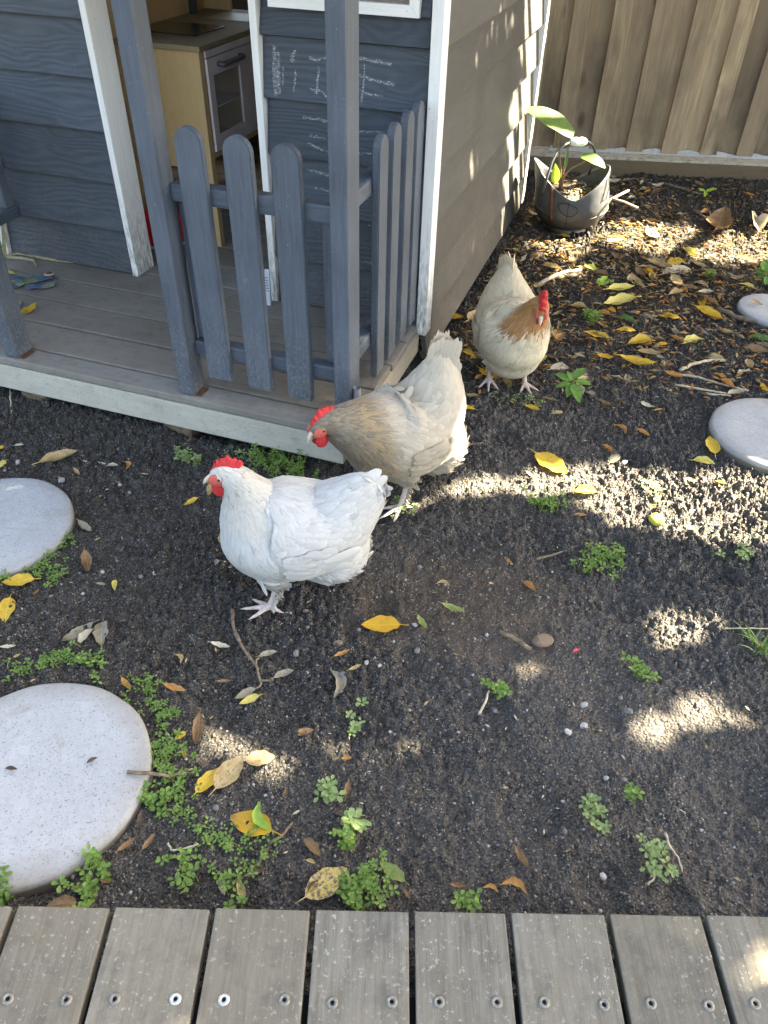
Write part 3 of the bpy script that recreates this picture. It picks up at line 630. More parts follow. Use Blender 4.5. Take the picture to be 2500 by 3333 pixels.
# ================================================================== deck in front
deck = empty('timber_deck', (0, 0, 0)); tag(deck, 'weathered grey timber deck of wide planks with paired screws', 'deck')
XG = [-0.676, -0.529, -0.386, -0.238, -0.090, 0.056, 0.199, 0.346, 0.489, 0.634, 0.779]
DECK_Z = 0.10
def screw_mesh(mat):
    V, F = lathe([(0.0082, -0.002), (0.0082, 0.0008), (0.0066, 0.0022), (0.0036, 0.0024), (0.0032, 0.0002), (0.0001, 0.0001)], 18)
    return mesh('screw', V, F, mat, True)
sm, smb = screw_mesh(M_SCREW), screw_mesh(M_SCREWB)
hexm = mesh('socket', [(0.0029 * math.cos(k * math.pi / 3), 0.0029 * math.sin(k * math.pi / 3), 0.0004) for k in range(6)], [tuple(range(6))], M_HOLE)
for i in range(len(XG) - 1):
    x0, x1 = XG[i] + 0.0045, XG[i + 1] - 0.0045; ye = 0.474 + 0.0105 * (x0 + 0.53)
    pl = box('plank', deck, (x0, -1.2, DECK_Z - 0.024), (x1, ye, DECK_Z + random.uniform(-.001, .001)), M_DECK, 0.0025, (0, random.uniform(-.003, .003), 0))
    for k, fx in enumerate((0.235, 0.825)):
        xx = x0 + (x1 - x0) * fx; yy = 0.352 + 0.016 * (xx + 0.5) + random.uniform(-.002, .002)
        s = ob('screw', smb if (i, k) in ((2, 1), (3, 0)) else sm, pl, (xx - (x0 + x1) / 2, yy - (ye - 1.2) / 2, 0.0118), (random.uniform(-.05, .05), random.uniform(-.05, .05), random.random() * 3))
        ob('socket', hexm, pl, (xx - (x0 + x1) / 2, yy - (ye - 1.2) / 2, 0.0122), (0, 0, random.random()))
for yj in (-0.9, -0.25, 0.353):
    box('joist', deck, (-0.70, yj - 0.022, -0.03), (0.80, yj + 0.022, DECK_Z - 0.026), M_HOLE, 0.002)

# ================================================================== stepping stones
def stone(c, r, label, top=0.021):
    bm = bmesh.new(); n = 72; prof = [(0.94, -0.045), (1.0, -0.03), (1.0, 0.004), (0.995, 0.010), (0.98, 0.0145), (0.95, 0.0165)]
    V = []; F = []
    for fr, z in prof:
        for k in range(n):
            th = 2 * math.pi * k / n; rr = r * fr * (1 + 0.006 * math.sin(3 * th + c[0] * 9) + 0.004 * math.sin(11 * th) + random.uniform(-.002, .002)); V.append((rr * math.cos(th), rr * math.sin(th), z))
    for j in range(len(prof) - 1):
        for k in range(n): F.append((j * n + k, j * n + (k + 1) % n, (j + 1) * n + (k + 1) % n, (j + 1) * n + k))
    base = (len(prof) - 1) * n
    for q, fr in enumerate((0.7, 0.4, 0.12)):
        for k in range(n): th = 2 * math.pi * k / n; V.append((r * fr * math.cos(th), r * fr * math.sin(th), 0.0165 + random.uniform(-.0008, .0008)))
        b2 = len(V) - n
        for k in range(n): F.append((base + k, base + (k + 1) % n, b2 + (k + 1) % n, b2 + k))
        base = b2
    V.append((0, 0, 0.0165)); [F.append((base + k, base + (k + 1) % n, len(V) - 1)) for k in range(n)]
    o = ob('stepping_stone', mesh('stepping_stone', V, F, M_STONE, True), None, (c[0], c[1], top - 0.0165))
    return tag(o, label, 'stepping stone', 'round stepping stones set in the soil')
ST = STONES
stone(*ST[0], 'round pale stepping stone cut by the picture edge below the porch')
stone(*ST[1], 'largest round pale stepping stone beside the clover next to the deck')
stone(*ST[2], 'round speckled stepping stone below the litter twigs with a yellow leaf beside it')
stone(*ST[3], 'small far stepping stone with a curled dead leaf lying on it')

# ================================================================== unseen trees, crowns cut to shade the yard around set sun patches
def poly_ground(c, pts): return np.array([G(*c(*p))[:2] for p in pts])
cA = cz(1300, 1300, .7233); cB = cz(1650, 1900, .5124); cL = cz(0, 2050, .6028); cM = cz(900, 2050, .5124); cF = cz(1600, 0, .5425); cD = cz(1250, 2850, .7535)
SUNNY = [poly_ground(cA, [(40, 500), (210, 400), (380, 330), (620, 305), (1000, 300), (1300, 315), (1700, 330), (2100, 330), (2100, 680), (1700, 660), (1400, 645), (1200, 595), (960, 545), (800, 455), (560, 430), (330, 455), (150, 510)]),
         poly_ground(cA, [(1050, 700), (1120, 680), (1180, 715), (1140, 760), (1070, 750)]),
         poly_ground(cA, [(1140, 985), (1250, 940), (1400, 960), (1440, 1020), (1350, 1080), (1150, 1130), (1010, 1165), (950, 1130), (1100, 1070)]),
         poly_ground(cA, [(1390, 1140), (1440, 1120), (1500, 1150), (1470, 1185)]),
         poly_ground(cB, [(770, 810), (850, 765), (980, 830), (1000, 900), (940, 985), (800, 985)]),
         poly_ground(cB, [(1130, 720), (1250, 670), (1430, 780), (1400, 880), (1250, 905), (1120, 850)]),
         poly_ground(cB, [(1510, 850), (1600, 830), (1659, 900), (1620, 980), (1520, 960)]),
         poly_ground(cL, [(1100, 440), (1250, 415), (1410, 440), (1440, 540), (1400, 610), (1480, 640), (1560, 630), (1600, 700), (1450, 690), (1300, 640), (1080, 620), (1150, 520)]),
         poly_ground(cM, [(150, 660), (240, 620), (330, 660), (300, 720), (420, 780), (330, 870), (0, 880), (-80, 800), (0, 740)]),
         poly_ground(cM, [(260, 420), (330, 395), (430, 440), (360, 470)]),
         poly_ground(cF, [(300, 1525), (400, 1440), (480, 1385), (700, 1345), (1000, 1360), (1350, 1385), (1700, 1370), (2300, 1350), (2300, 1560), (1700, 1565), (1400, 1560), (1100, 1530), (900, 1500), (750, 1480), (560, 1580), (440, 1560)]),
         poly_ground(cz(1700, 600, .4822), [(200, 660), (270, 600), (400, 570), (400, 610), (280, 650)]),
         np.array([G(*cD(*p), DECK_Z)[:2] - LDIR[:2] / LDIR[2] * DECK_Z for p in [(1520, 200), (1660, 160), (1900, 150), (1900, 520), (1659, 450), (1590, 370), (1565, 270)]])]
WSUN = []      # sunlit shapes on the side wall, in its (w, z) plane
c1r = cz(1350, 0, .27125)
def hu_(x, y, u):
    d = ray(x, y); t = (u - (CAMP - HO) @ HU) / (d @ HU); q = toH(CAMP + d * t); return q[1], q[2]
WSUN.append(np.array([hu_(*c1r(*p), 0.03) for p in [(1455, -200), (1440, 220), (1380, 380), (1370, 500), (1400, 600), (1380, 820), (1290, 960), (1280, 1180), (1210, 1290), (1210, 1480), (1225, 1830), (1170, 1990), (1140, 2300), (1160, 2380)]] + [(2.40, -0.05), (2.40, 1.3)]) - np.array([0.16, 0.0]))
WSPOT = [hu_(*c1r(*p), 0.03) for p in [(905, 395), (960, 380), (1018, 330), (1108, 395), (1033, 565), (660, 1030), (880, 1010), (880, 1290), (778, 1425), (690, 1840), (738, 1985), (655, 2160), (1070, 1780), (1140, 1590), (1300, 610), (1330, 570), (1350, 190), (1325, 270), (1095, 2120), (1040, 60), (1145, 45)]]
def inpoly(P, poly):
    x, y = P[:, 0], P[:, 1]; c = np.zeros(len(P), bool); j = len(poly) - 1
    for i in range(len(poly)):
        xi, yi = poly[i]; xj, yj = poly[j]
        c ^= ((yi > y) != (yj > y)) & (x < (xj - xi) * (y - yi) / (yj - yi + 1e-12) + xi); j = i
    return c
SUN3 = [(atY(1945, 610, 3.42), 0.055), (atY(1890, 600, 3.50), 0.05), (atY(1900, 450, 3.5), 0.04), (G(1455, 1450, 0.17), 0.03), (G(1880, 590, 0.2), 0.10)]
def canopy(n, seed, x0, x1, y0, y1, zlo, zhi):  # leaves dropped wherever they would block the chosen sun patches
    r = np.random.default_rng(seed)
    g = np.stack([r.uniform(x0, x1, n), r.uniform(y0, y1, n), np.zeros(n)], 1)
    lump = 0.5 * np.sin(g[:, 0] * 2.1 + 1) + 0.5 * np.cos(g[:, 1] * 1.8)
    z = r.uniform(zlo, zhi, n) + 0.35 * lump
    P = g + LDIR[None, :] * (z / LDIR[2])[:, None]
    keep = np.ones(n, bool)
    jit = r.normal(0, 0.012, (n, 2)); gp = g[:, :2] + jit
    for p in SUNNY:
        m = p.mean(0); big = np.ptp(p, axis=0).max(); q = p + (p - m) / (np.linalg.norm(p - m, axis=1)[:, None] + 1e-6) * (0.060 if p[:, 1].mean() > 2.7 else 0.042 if big > 0.6 else 0.024)
        keep &= ~inpoly(gp, q)
    a = (P - HO) @ HU; t = (a - 0.03) / (LDIR @ HU); Q = P - LDIR[None, :] * t[:, None]
    ww = (Q - HO) @ HW; zz = Q[:, 2]; on = (zz > 0) & (ww > 0.6) & (ww < 2.4)
    for p in WSUN: keep &= ~(on & inpoly(np.stack([ww, zz], 1), p))
    for w_, z_ in WSPOT: keep &= ~(on & (((ww - w_) / 0.030) ** 2 + ((zz - z_) / 0.040) ** 2 < 1))
    for c, rad in SUN3:
        d = P - np.asarray(c)[None, :]; s = d @ LDIR; keep &= ~(np.linalg.norm(d - s[:, None] * LDIR[None, :], axis=1) < rad + 0.03)
    return P[keep]
def leaf_cloud(P, seed, L=0.10, Wd=0.05):
    r = np.random.default_rng(seed); n = len(P)
    d = r.normal(size=(n, 3)); d /= np.linalg.norm(d, axis=1)[:, None]
    up = LDIR[None, :] + r.normal(0, 0.55, (n, 3)); s = np.cross(d, up); s /= np.linalg.norm(s, axis=1)[:, None]; d = np.cross(up, s); d /= np.linalg.norm(d, axis=1)[:, None]
    sc = r.uniform(0.7, 1.25, n)[:, None]
    V = np.stack([P - d * L * .5 * sc, P + s * Wd * .5 * sc - d * L * .1 * sc, P + d * L * .5 * sc, P - s * Wd * .5 * sc - d * L * .1 * sc], 1).reshape(-1, 3)
    F = np.arange(4 * n).reshape(n, 4)
    me = bpy.data.meshes.new('crown'); me.vertices.add(4 * n); me.vertices.foreach_set('co', V.ravel().astype(np.float32))
    me.loops.add(4 * n); me.loops.foreach_set('vertex_index', F.ravel().astype(np.int32)); me.polygons.add(n); me.polygons.foreach_set('loop_start', (np.arange(n) * 4).astype(np.int32))
    me.update(calc_edges=True); me.materials.append(LM['tree']); return me
def shade_tree(base, label, args, seed):
    t = empty('shade_tree', (base[0], base[1], 0)); tag(t, label, 'tree', 'unseen trees shaped to shade the yard from the side')
    P = canopy(*args); loc = np.array([base[0], base[1], 0]); ob('crown', leaf_cloud(P - loc, seed, 0.095, 0.058), t)
    mb = MB(); top = np.array([0.1, 0.05, 3.6]); mb.tube([(0, 0, -.1), (0.03, 0, 1.2), (0.02, .05, 2.4), top], [.13, .11, .095, .08], 12)
    r = np.random.default_rng(seed)
    for k in range(6):
        e = P[r.integers(len(P))] - loc; m = (top + e) / 2 + np.array([0, 0, 0.25]); mb.tube([top - [0, 0, .1], m, e], [.05, .03, .008], 7)
    mb.build('trunk', M_BARK, t, True)
shade_tree((5.2, 1.2), 'unseen broad leafy tree, crown shaped to shade the deck', (34000, 3, -1.9, 2.8, -0.9, 2.1, 3.1, 4.0), 21)
shade_tree((5.2, 4.9), 'unseen broad leafy tree, crown shaped to shade the fence end', (34000, 4, -1.9, 2.8, 1.9, 5.0, 3.1, 4.0), 22)

# ================================================================== hens
def cat(P, t):
    n = len(P); i = min(int(t), n - 2); f = t - i
    p0, p1, p2, p3 = P[max(i - 1, 0)], P[i], P[i + 1], P[min(i + 2, n - 1)]
    return 0.5 * ((2 * p1) + (-p0 + p2) * f + (2 * p0 - 5 * p1 + 4 * p2 - p3) * f * f + (-p0 + 3 * p1 - 3 * p2 + p3) * f ** 3)
def feather_geo(V, F, C, p, d, n, L, W, c0, c1, cs, bend=0.12, lift=0.10, tip=0.5, bvh=None, off=0.0):
    s = np.cross(n, d); s /= np.linalg.norm(s) + 1e-9
    if bvh is not None:                      # lay the feather along the body
        A = p + n * min(off, .0004); q1 = bvh.find_nearest(Vector(p + d * L * .5 - n * .004)); q2 = bvh.find_nearest(Vector(p + d * L - n * .008))
        n1, n2 = np.array(q1[1]), np.array(q2[1]); B = np.array(q1[0]) + n1 * (off + lift * L * .5); D = np.array(q2[0]) + n2 * (off + lift * L)
        if np.linalg.norm(D - A) < L * .72 or np.linalg.norm(D - B) > L * .75 or n @ n2 < .35: return
    prof = [(0.0, .35), (.25, .85), (.55, 1.0), (.80, .80 + .1 * tip), (.94, .35 + .3 * tip), (1.0, .06)]
    b = len(V)
    for u, w in prof:
        if bvh is not None: ctr = A * ((1 - u) * (1 - 2 * u)) + B * (4 * u * (1 - u)) + D * (u * (2 * u - 1)) + n * .0008
        else: ctr = p + d * (L * u) + n * (L * (lift * u - bend * u * u) + 0.0006)
        hw = s * (W * .5 * w); V.append(ctr - hw - n * W * .10 * w); V.append(ctr + n * W * .03); V.append(ctr + hw - n * W * .10 * w)
        ce = c0 * (1 - u) + c1 * u; cc = ce * 0.5 + cs * 0.5; C.append(ce); C.append(cc); C.append(ce)
    for k in range(len(prof) - 1):
        a = b + 3 * k; F.append((a, a + 1, a + 4, a + 3)); F.append((a + 1, a + 2, a + 5, a + 4))
def col_mesh(name, V, F, C, mat, smooth=True):
    me = mesh(name, V, F, mat, smooth); a = me.attributes.new('fcol', 'FLOAT_COLOR', 'POINT')
    c = np.ones((len(V), 4), np.float32); c[:, :3] = np.clip(np.array(C), 0, 1); a.data.foreach_set('color', c.ravel()); return me
def hen(name_label, loc, heading, stations, headp, beakdir, colour, seed, legs, wing=None, comb_h=0.030, comb_l=0.055, comb_back=0.018, extra=(), tail=None, leg_fluff=False, head_roll=0.0, comb_t=1.0):
    r = np.random.default_rng(seed); rnd = random.Random(seed)
    root = empty('hen', loc, math.atan2(heading[1], heading[0])); tag(root, name_label, 'hen', 'hens walking on the soil')
    S = np.array(stations, float)          # x, y, z, half width, half height : tail -> head
    mb = MB(); nu = 20; K = (len(S) - 1) * 5
    ts = np.linspace(0, len(S) - 1, K + 1); CC = []; V = []
    for t in ts:
        c = cat(S, t); e = 1e-2; tg = cat(S[:, :3], min(t + e, len(S) - 1 - 1e-6)) - cat(S[:, :3], max(t - e, 0)); tg /= np.linalg.norm(tg)
        side = np.cross([0, 0, 1.0], tg) if abs(tg[2]) < .98 else np.array([0, 1.0, 0]); side /= np.linalg.norm(side)
        if side[1] < 0: side = -side
        up = np.cross(tg, side); CC.append((c[:3].copy(), tg))
        for k in range(nu):
            th = 2 * math.pi * k / nu; V.append(c[:3] + side * c[3] * math.cos(th) + up * c[4] * math.sin(th))
    F = []
    for i in range(K):
        for k in range(nu): F.append((i * nu + k, i * nu + (k + 1) % nu, (i + 1) * nu + (k + 1) % nu, (i + 1) * nu + k))
    F.append(tuple(range(nu - 1, -1, -1))); F.append(tuple(K * nu + k for k in range(nu)))
    mb.add(V, F)
    hp = np.array(headp, float); bd = np.array(beakdir, float); bd /= np.linalg.norm(bd)
    hs = np.cross([0, 0, 1.0], bd); hs /= np.linalg.norm(hs); hu = np.cross(bd, hs)
    if head_roll:
        cr, sr = math.cos(head_roll), math.sin(head_roll); hs, hu = hs * cr + hu * sr, hu * cr - hs * sr
    HR = np.stack([bd, hs, hu], 1)
    mb.ellipsoid(hp, (0.030, 0.0205, 0.0240), R=HR); mb.ellipsoid(hp + bd * 0.016 - hu * .004, (0.020, 0.0135, 0.0155), R=HR)
    for c, rr in extra: mb.ellipsoid(c, rr)
    for lg in legs:
        hip, hock, ankle, yaw, lifted = [np.array(q, float) if hasattr(q, '__len__') else q for q in lg]
        mb.tube([hip, (hip + hock) / 2, hock], [0.040, 0.028, 0.0105], 12); mb.tube([hock, (hock + ankle) / 2, ankle], [0.0092, 0.0072, 0.0082], 10)
        f = np.array([math.cos(yaw), math.sin(yaw), 0]); l = np.array([-f[1], f[0], 0]); z0 = np.array([0, 0, -0.004 if not lifted else -0.012])
        for an, ln in ((0.0, .058), (0.62, .048), (-0.62, .046), (2.7, .028)):
            d = f * math.cos(an) + l * math.sin(an); a = ankle
            mb.tube([a, a + d * ln * .35 + [0, 0, .0015] + z0 * .5, a + d * ln * .75 + z0, a + d * ln + z0 * 1.2, a + d * (ln + .012) + z0 * 1.9], [.0068, .0058, .0048, .0036, .0012], 8)
    bme = mb.mesh('body', M_BODY, True); body = ob('body', bme, root)
    md = body.modifiers.new('r', 'REMESH'); md.mode = 'VOXEL'; md.voxel_size = 0.0033; md.use_smooth_shade = True
    ms = body.modifiers.new('s', 'SMOOTH'); ms.iterations = 4; ms.factor = 0.5
    dg = bpy.context.evaluated_depsgraph_get(); ev = body.evaluated_get(dg); nme = bpy.data.meshes.new_from_object(ev); body.modifiers.clear()
    body.data = nme; nme.name = 'body'
    nv = len(nme.vertices); co = np.empty(nv * 3); nme.vertices.foreach_get('co', co); co = co.reshape(-1, 3)
    # colour under the feathers
    cols = np.array([colour(p, 0.5)[0] for p in co[:: 1]]) if nv < 60000 else np.ones((nv, 3)) * .5
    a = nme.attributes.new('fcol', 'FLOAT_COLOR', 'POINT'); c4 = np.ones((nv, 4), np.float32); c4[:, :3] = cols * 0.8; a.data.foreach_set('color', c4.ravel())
    nf = len(nme.polygons); fc = np.empty(nf * 3); nme.polygons.foreach_get('center', fc); fc = fc.reshape(-1, 3); fn = np.empty(nf * 3); nme.polygons.foreach_get('normal', fn); fn = fn.reshape(-1, 3)
    cent = np.array([c[0] for c in CC]); tang = np.array([c[1] for c in CC]); tl = np.linspace(0, len(S) - 1, K + 1)
    neck0 = len(S) - 6
    bvh = BVHTree.FromPolygons([tuple(v.co) for v in nme.vertices], [tuple(q.vertices) for q in nme.polygons])
    order = r.permutation(nf); cell = {}; V = []; F = []; C = []
    for i in order:
        p = fc[i]; n = fn[i]
        if p[2] < 0.072: continue
        hd = (p - hp) @ bd; hv = p - hp; hl = np.linalg.norm(hv)
        if hd > -0.010 and hl < 0.046 and -0.024 < (hv @ hu) < 0.013: continue        # bare face
        j = np.argmin(np.sum((cent - p) ** 2, 1)); tt = tl[j]
        neck = tt > neck0; sp = 0.0062 if tt > neck0 + 2.5 else (0.0075 if neck else 0.0105)
        low = p[2] < 0.15 and not neck; fluff = low and p[0] < 0.03
        if fluff: sp = 0.0085
        k = tuple((p / sp).astype(int))
        if k in cell: continue
        cell[k] = 1
        d = -tang[j].copy()
        if not neck: d += np.array([0, 0, -0.35 if not low else -0.7]); 
        d = d - n * (d @ n); ld = np.linalg.norm(d)
        if ld < 0.2: d = np.array([-0.5, 0, -0.8]); d = d - n * (d @ n); ld = np.linalg.norm(d)
        d /= ld; jit = r.normal(0, 0.12 if not fluff else 0.28, 3); d = d + jit; d -= n * (d @ n); d /= np.linalg.norm(d)
        if tt > neck0 + 2.5: L, W, lf, bn = .016, .0065, .06, .05
        elif neck and tt < neck0 + 1.4: L, W, lf, bn = .040, .013, .03, .07
        elif neck: L, W, lf, bn = .030, .011, .035, .06
        elif fluff: L, W, lf, bn = .030, .011, .10, .10
        elif tt < 2.2: L, W, lf, bn = .040, .020, .03, .05
        else: L, W, lf, bn = .032, .021, .035, .10
        L *= r.uniform(.8, 1.25); W *= r.uniform(.85, 1.2)
        c0, c1, cs = colour(p, r.random())
        feather_geo(V, F, C, p - n * .0008, d, n, L, W, c0, c1, cs, bn, max(0.01, lf + r.uniform(-.02, .02)), 0.15 if neck else .5, None if (fluff and r.random() < .6) or (tt < 2.5 and r.random() < .12) else bvh, .0004)
    # shank tufts
    if leg_fluff:
        for lg in legs:
            hock, ank = np.array(lg[1], float), np.array(lg[2], float)
            for k in range(70):
                u = r.uniform(.05, 1.0); p = hock * (1 - u) + ank * u; th = r.uniform(0, 2 * math.pi); n = np.array([math.cos(th), math.sin(th), .2]); d = np.array([-.55, 0.35 * np.sign(hock[1]), -.75]) + r.normal(0, .25, 3); d /= np.linalg.norm(d)
                n = n - d * (n @ d); n /= np.linalg.norm(n); c0, c1, cs = colour(np.array([0, 0, .1]), r.random()); feather_geo(V, F, C, p + n * .005, d, n, r.uniform(.012, .022), .005, c0 * .8, c1 * .75, cs * .8, .05, .1, .2)
    ob('plumage', col_mesh('plumage', V, F, C, M_FEATHER), root)
    # wings
    wx0, wx1, wz0, wz1 = wing or (0.03, -0.155, 0.15, 0.262)
    for sd in (1, -1):
        V = []; F = []; C = []
        def onbody(x, z, off):
            h = bvh.ray_cast(Vector((x, sd * 0.3, z)), Vector((0, -sd, 0)))
            if h[0] is None: return np.array([x, sd * 0.04, z]), np.array([0, sd, 0.0])
            nn = np.array(h[1]); return np.array(h[0]) + nn * off, nn
        def put(x, z, L, W, ang, off, lf):
            p, n = onbody(x, z, off); n = n * .6 + np.array([0, sd, .15]) * .6; n /= np.linalg.norm(n)
            d = np.array([-math.cos(ang), 0, math.sin(ang)]); d -= n * (d @ n); d /= np.linalg.norm(d)
            q, n2 = onbody(x - math.cos(ang) * L, z + math.sin(ang) * L, off * .6 + .003); dd = q - p
            if np.linalg.norm(dd) > L * .5 and np.linalg.norm(dd) < L * 1.6: d = dd / np.linalg.norm(dd)
            n = n - d * (n @ d); n /= np.linalg.norm(n); c0, c1, cs = colour(p, r.random()); feather_geo(V, F, C, p, d, n, L, W, c0, c1, cs, .03, .03 + lf, .7, bvh, off)
        sl = (wz0 - wz1)
        span = wx0 - wx1
        for k in range(12):       # long flight feathers, lowest first
            u = k / 11; put(wx0 - span * (.28 + .30 * u), wz0 + (wz1 - wz0) * (.18 + .42 * u), .080 + .012 * math.sin(u * 3), .024, .06 + .10 * u, .002 + .0006 * k, -.01)
        for row, (fz, fl, fw, n_) in enumerate(((.28, .050, .024, 9), (.46, .042, .024, 10), (.64, .036, .023, 10), (.78, .032, .022, 9))):
            for k in range(n_):
                u = k / (n_ - 1); put(wx0 - span * (.02 + (.62 - .03 * row) * u) + r.normal(0, .003), wz0 + (wz1 - wz0) * (fz - .10 * (1 - u) * (1 - fz) + .04 * u) + r.normal(0, .003), fl * r.uniform(.9, 1.15), fw, -.10 + r.normal(0, .06), .0045 + .0008 * row, .0)
        ob('wing', col_mesh('wing', V, F, C, M_FEATHER), root)
    # tail fan
    V = []; F = []; C = []
    tb, td, tlen = tail
    tb = np.array(tb, float); td = np.array(td, float); td /= np.linalg.norm(td); tu = np.cross(np.array([0, 1.0, 0]), td); tu /= np.linalg.norm(tu)
    if tu[2] < 0: tu = -tu
    for sd in (1, -1):
        for k in range(9):
            u = k / 8; d = td + tu * (0.30 * (u - .5)) + np.array([0, sd * (.02 + .07 * (1 - u)), 0]); d /= np.linalg.norm(d)
            p = tb + tu * (.05 * (u - .5)) + np.array([0, sd * (.004 + .020 * (1 - u)), 0]); n = np.array([0, sd * 1.0, 0]) + tu * .35; n -= d * (n @ d); n /= np.linalg.norm(n)
            c0, c1, cs = colour(tb, r.random()); feather_geo(V, F, C, p, d, n, tlen * (1 - .75 * (u - .6) ** 2 - .25 * (u < .2)) * r.uniform(.92, 1.05), .024, c0 * .96, c1 * .95, cs * .9, .05, .03, .3)
    ob('tail', col_mesh('tail', V, F, C, M_FEATHER), root)
    # comb
    bm = bmesh.new(); nt = 6; base = []; topv = []
    for k in range(25):
        u = k / 24; x = 0.020 - comb_l * u; zb = 0.011 + 0.009 * math.sin(math.pi * min(1, u * 1.1)) - .002; env = comb_h * (0.42 + 0.75 * math.sin(math.pi * (0.12 + .78 * u)) ** 1.1) * (1 if u < .93 else .6)
        tooth = 0.62 + 0.40 * abs(math.sin(math.pi * (u + .04 * math.sin(u * 9 + seed)) * nt)) * (0.7 + .3 * math.sin(u * 17 + seed)); base.append((x, zb)); topv.append((x - 0.012 * u * 1.3, zb + env * tooth))
    rows = [(0.0, .0060), (.45, .0048), (.8, .0034), (1.0, .0012)]; grid = {}
    for sgn in (1, -1):
        for j, (f, th) in enumerate(rows):
            for k in range(25):
                x = base[k][0] * (1 - f) + topv[k][0] * f; z = base[k][1] * (1 - f) + topv[k][1] * f; wob = .0022 * math.sin(k * 1.1 + j) * f
                grid[sgn, j, k] = bm.verts.new(tuple(hp + bd * x + hu * z + hs * (sgn * th * comb_t + wob * comb_t + .004 * f * math.sin(seed))))
    for j in range(len(rows) - 1):
        for k in range(24):
            bm.faces.new([grid[1, j, k], grid[1, j, k + 1], grid[1, j + 1, k + 1], grid[1, j + 1, k]]); bm.faces.new([grid[-1, j, k + 1], grid[-1, j, k], grid[-1, j + 1, k], grid[-1, j + 1, k + 1]])
    J = len(rows) - 1
    for k in range(24): bm.faces.new([grid[1, J, k], grid[1, J, k + 1], grid[-1, J, k + 1], grid[-1, J, k]])
    for k in (0, 24):
        for j in range(J): bm.faces.new([grid[1, j, k], grid[1, j + 1, k], grid[-1, j + 1, k], grid[-1, j, k]])
    bmesh.ops.recalc_face_normals(bm, faces=bm.faces); ob('comb', bm_mesh('comb', bm, M_COMB, True), root)
    # wattles, face skin, eyes, beak
    for sd in (1, -1):
        m = MB(); m.ellipsoid(hp + bd * .019 - hu * .028 + hs * sd * .0075, (.0165, .0046, .0205), R=HR); m.ellipsoid(hp + bd * .020 - hu * .016 + hs * sd * .007, (.010, .004, .010), R=HR); m.build('wattle', M_COMB, root, True)
        m = MB(); m.ellipsoid(hp + bd * .010 - hu * .0015 + hs * sd * .0125, (.0235, .0082, .0155), 18, 12, R=HR); m.build('face_skin', M_FACE, root, True)
        m = MB(); m.ellipsoid(hp - bd * .013 - hu * .014 + hs * sd * .0150, (.0060, .0035, .0085), R=HR); m.build('earlobe', M_COMB, root, True)
        m = MB(); m.ellipsoid(hp + bd * .008 + hu * .003 + hs * sd * .0188, (.0052, .0030, .0044), R=HR); e = m.build('eye', M_EYE, root, True)
        m = MB(); m.ellipsoid(hp + bd * .0085 + hu * .0032 + hs * sd * .0213, (.0028, .0014, .0027), R=HR); pu = m.build('pupil', M_PUPIL, e, True)
    m = MB(); q = lambda x, z: hp + bd * x + hu * z
    m.tube([q(.020, .000), q(.030, -.001), q(.040, -.005), q(.047, -.011), q(.0495, -.0155)], [.0088, .0074, .0052, .0028, .0006], 10); m.tube([q(.020, -.008), q(.032, -.010), q(.041, -.013)], [.0065, .0045, .001], 8)
    m.build('beak', M_BEAK, root, True)
    return root

def jitc(c, rr, amt=0.08): return np.array(c) * (1 + amt * (rr - .5) * 2)
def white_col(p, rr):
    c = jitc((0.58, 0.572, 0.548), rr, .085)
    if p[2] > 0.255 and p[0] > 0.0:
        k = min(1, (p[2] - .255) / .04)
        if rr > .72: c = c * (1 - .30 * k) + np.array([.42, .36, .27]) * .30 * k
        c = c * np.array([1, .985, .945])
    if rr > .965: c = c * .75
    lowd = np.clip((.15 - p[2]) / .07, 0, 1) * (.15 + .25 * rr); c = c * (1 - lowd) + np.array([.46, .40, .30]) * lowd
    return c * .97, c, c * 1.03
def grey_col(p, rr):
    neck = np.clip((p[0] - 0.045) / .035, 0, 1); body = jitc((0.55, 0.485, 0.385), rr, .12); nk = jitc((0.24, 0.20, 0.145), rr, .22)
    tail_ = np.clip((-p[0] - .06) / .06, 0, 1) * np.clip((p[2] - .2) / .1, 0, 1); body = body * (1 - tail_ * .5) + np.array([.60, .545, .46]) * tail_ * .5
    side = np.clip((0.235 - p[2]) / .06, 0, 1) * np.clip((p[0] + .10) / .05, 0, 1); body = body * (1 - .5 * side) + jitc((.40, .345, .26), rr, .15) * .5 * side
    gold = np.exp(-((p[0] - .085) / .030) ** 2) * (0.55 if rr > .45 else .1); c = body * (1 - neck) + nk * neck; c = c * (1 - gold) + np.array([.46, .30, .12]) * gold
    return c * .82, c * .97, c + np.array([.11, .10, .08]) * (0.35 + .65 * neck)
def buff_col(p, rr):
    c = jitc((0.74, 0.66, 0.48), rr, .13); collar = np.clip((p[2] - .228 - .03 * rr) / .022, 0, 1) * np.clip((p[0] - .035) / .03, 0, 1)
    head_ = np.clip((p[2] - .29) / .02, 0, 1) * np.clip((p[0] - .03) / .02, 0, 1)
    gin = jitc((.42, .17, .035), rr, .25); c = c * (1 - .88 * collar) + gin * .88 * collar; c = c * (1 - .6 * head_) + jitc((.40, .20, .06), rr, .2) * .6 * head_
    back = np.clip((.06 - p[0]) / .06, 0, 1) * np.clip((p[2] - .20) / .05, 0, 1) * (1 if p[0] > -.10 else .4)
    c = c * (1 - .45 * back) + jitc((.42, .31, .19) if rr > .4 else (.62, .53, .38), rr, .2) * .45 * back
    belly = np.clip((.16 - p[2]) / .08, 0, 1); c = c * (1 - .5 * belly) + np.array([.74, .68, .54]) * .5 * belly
    return c * .88, c, c * 1.08

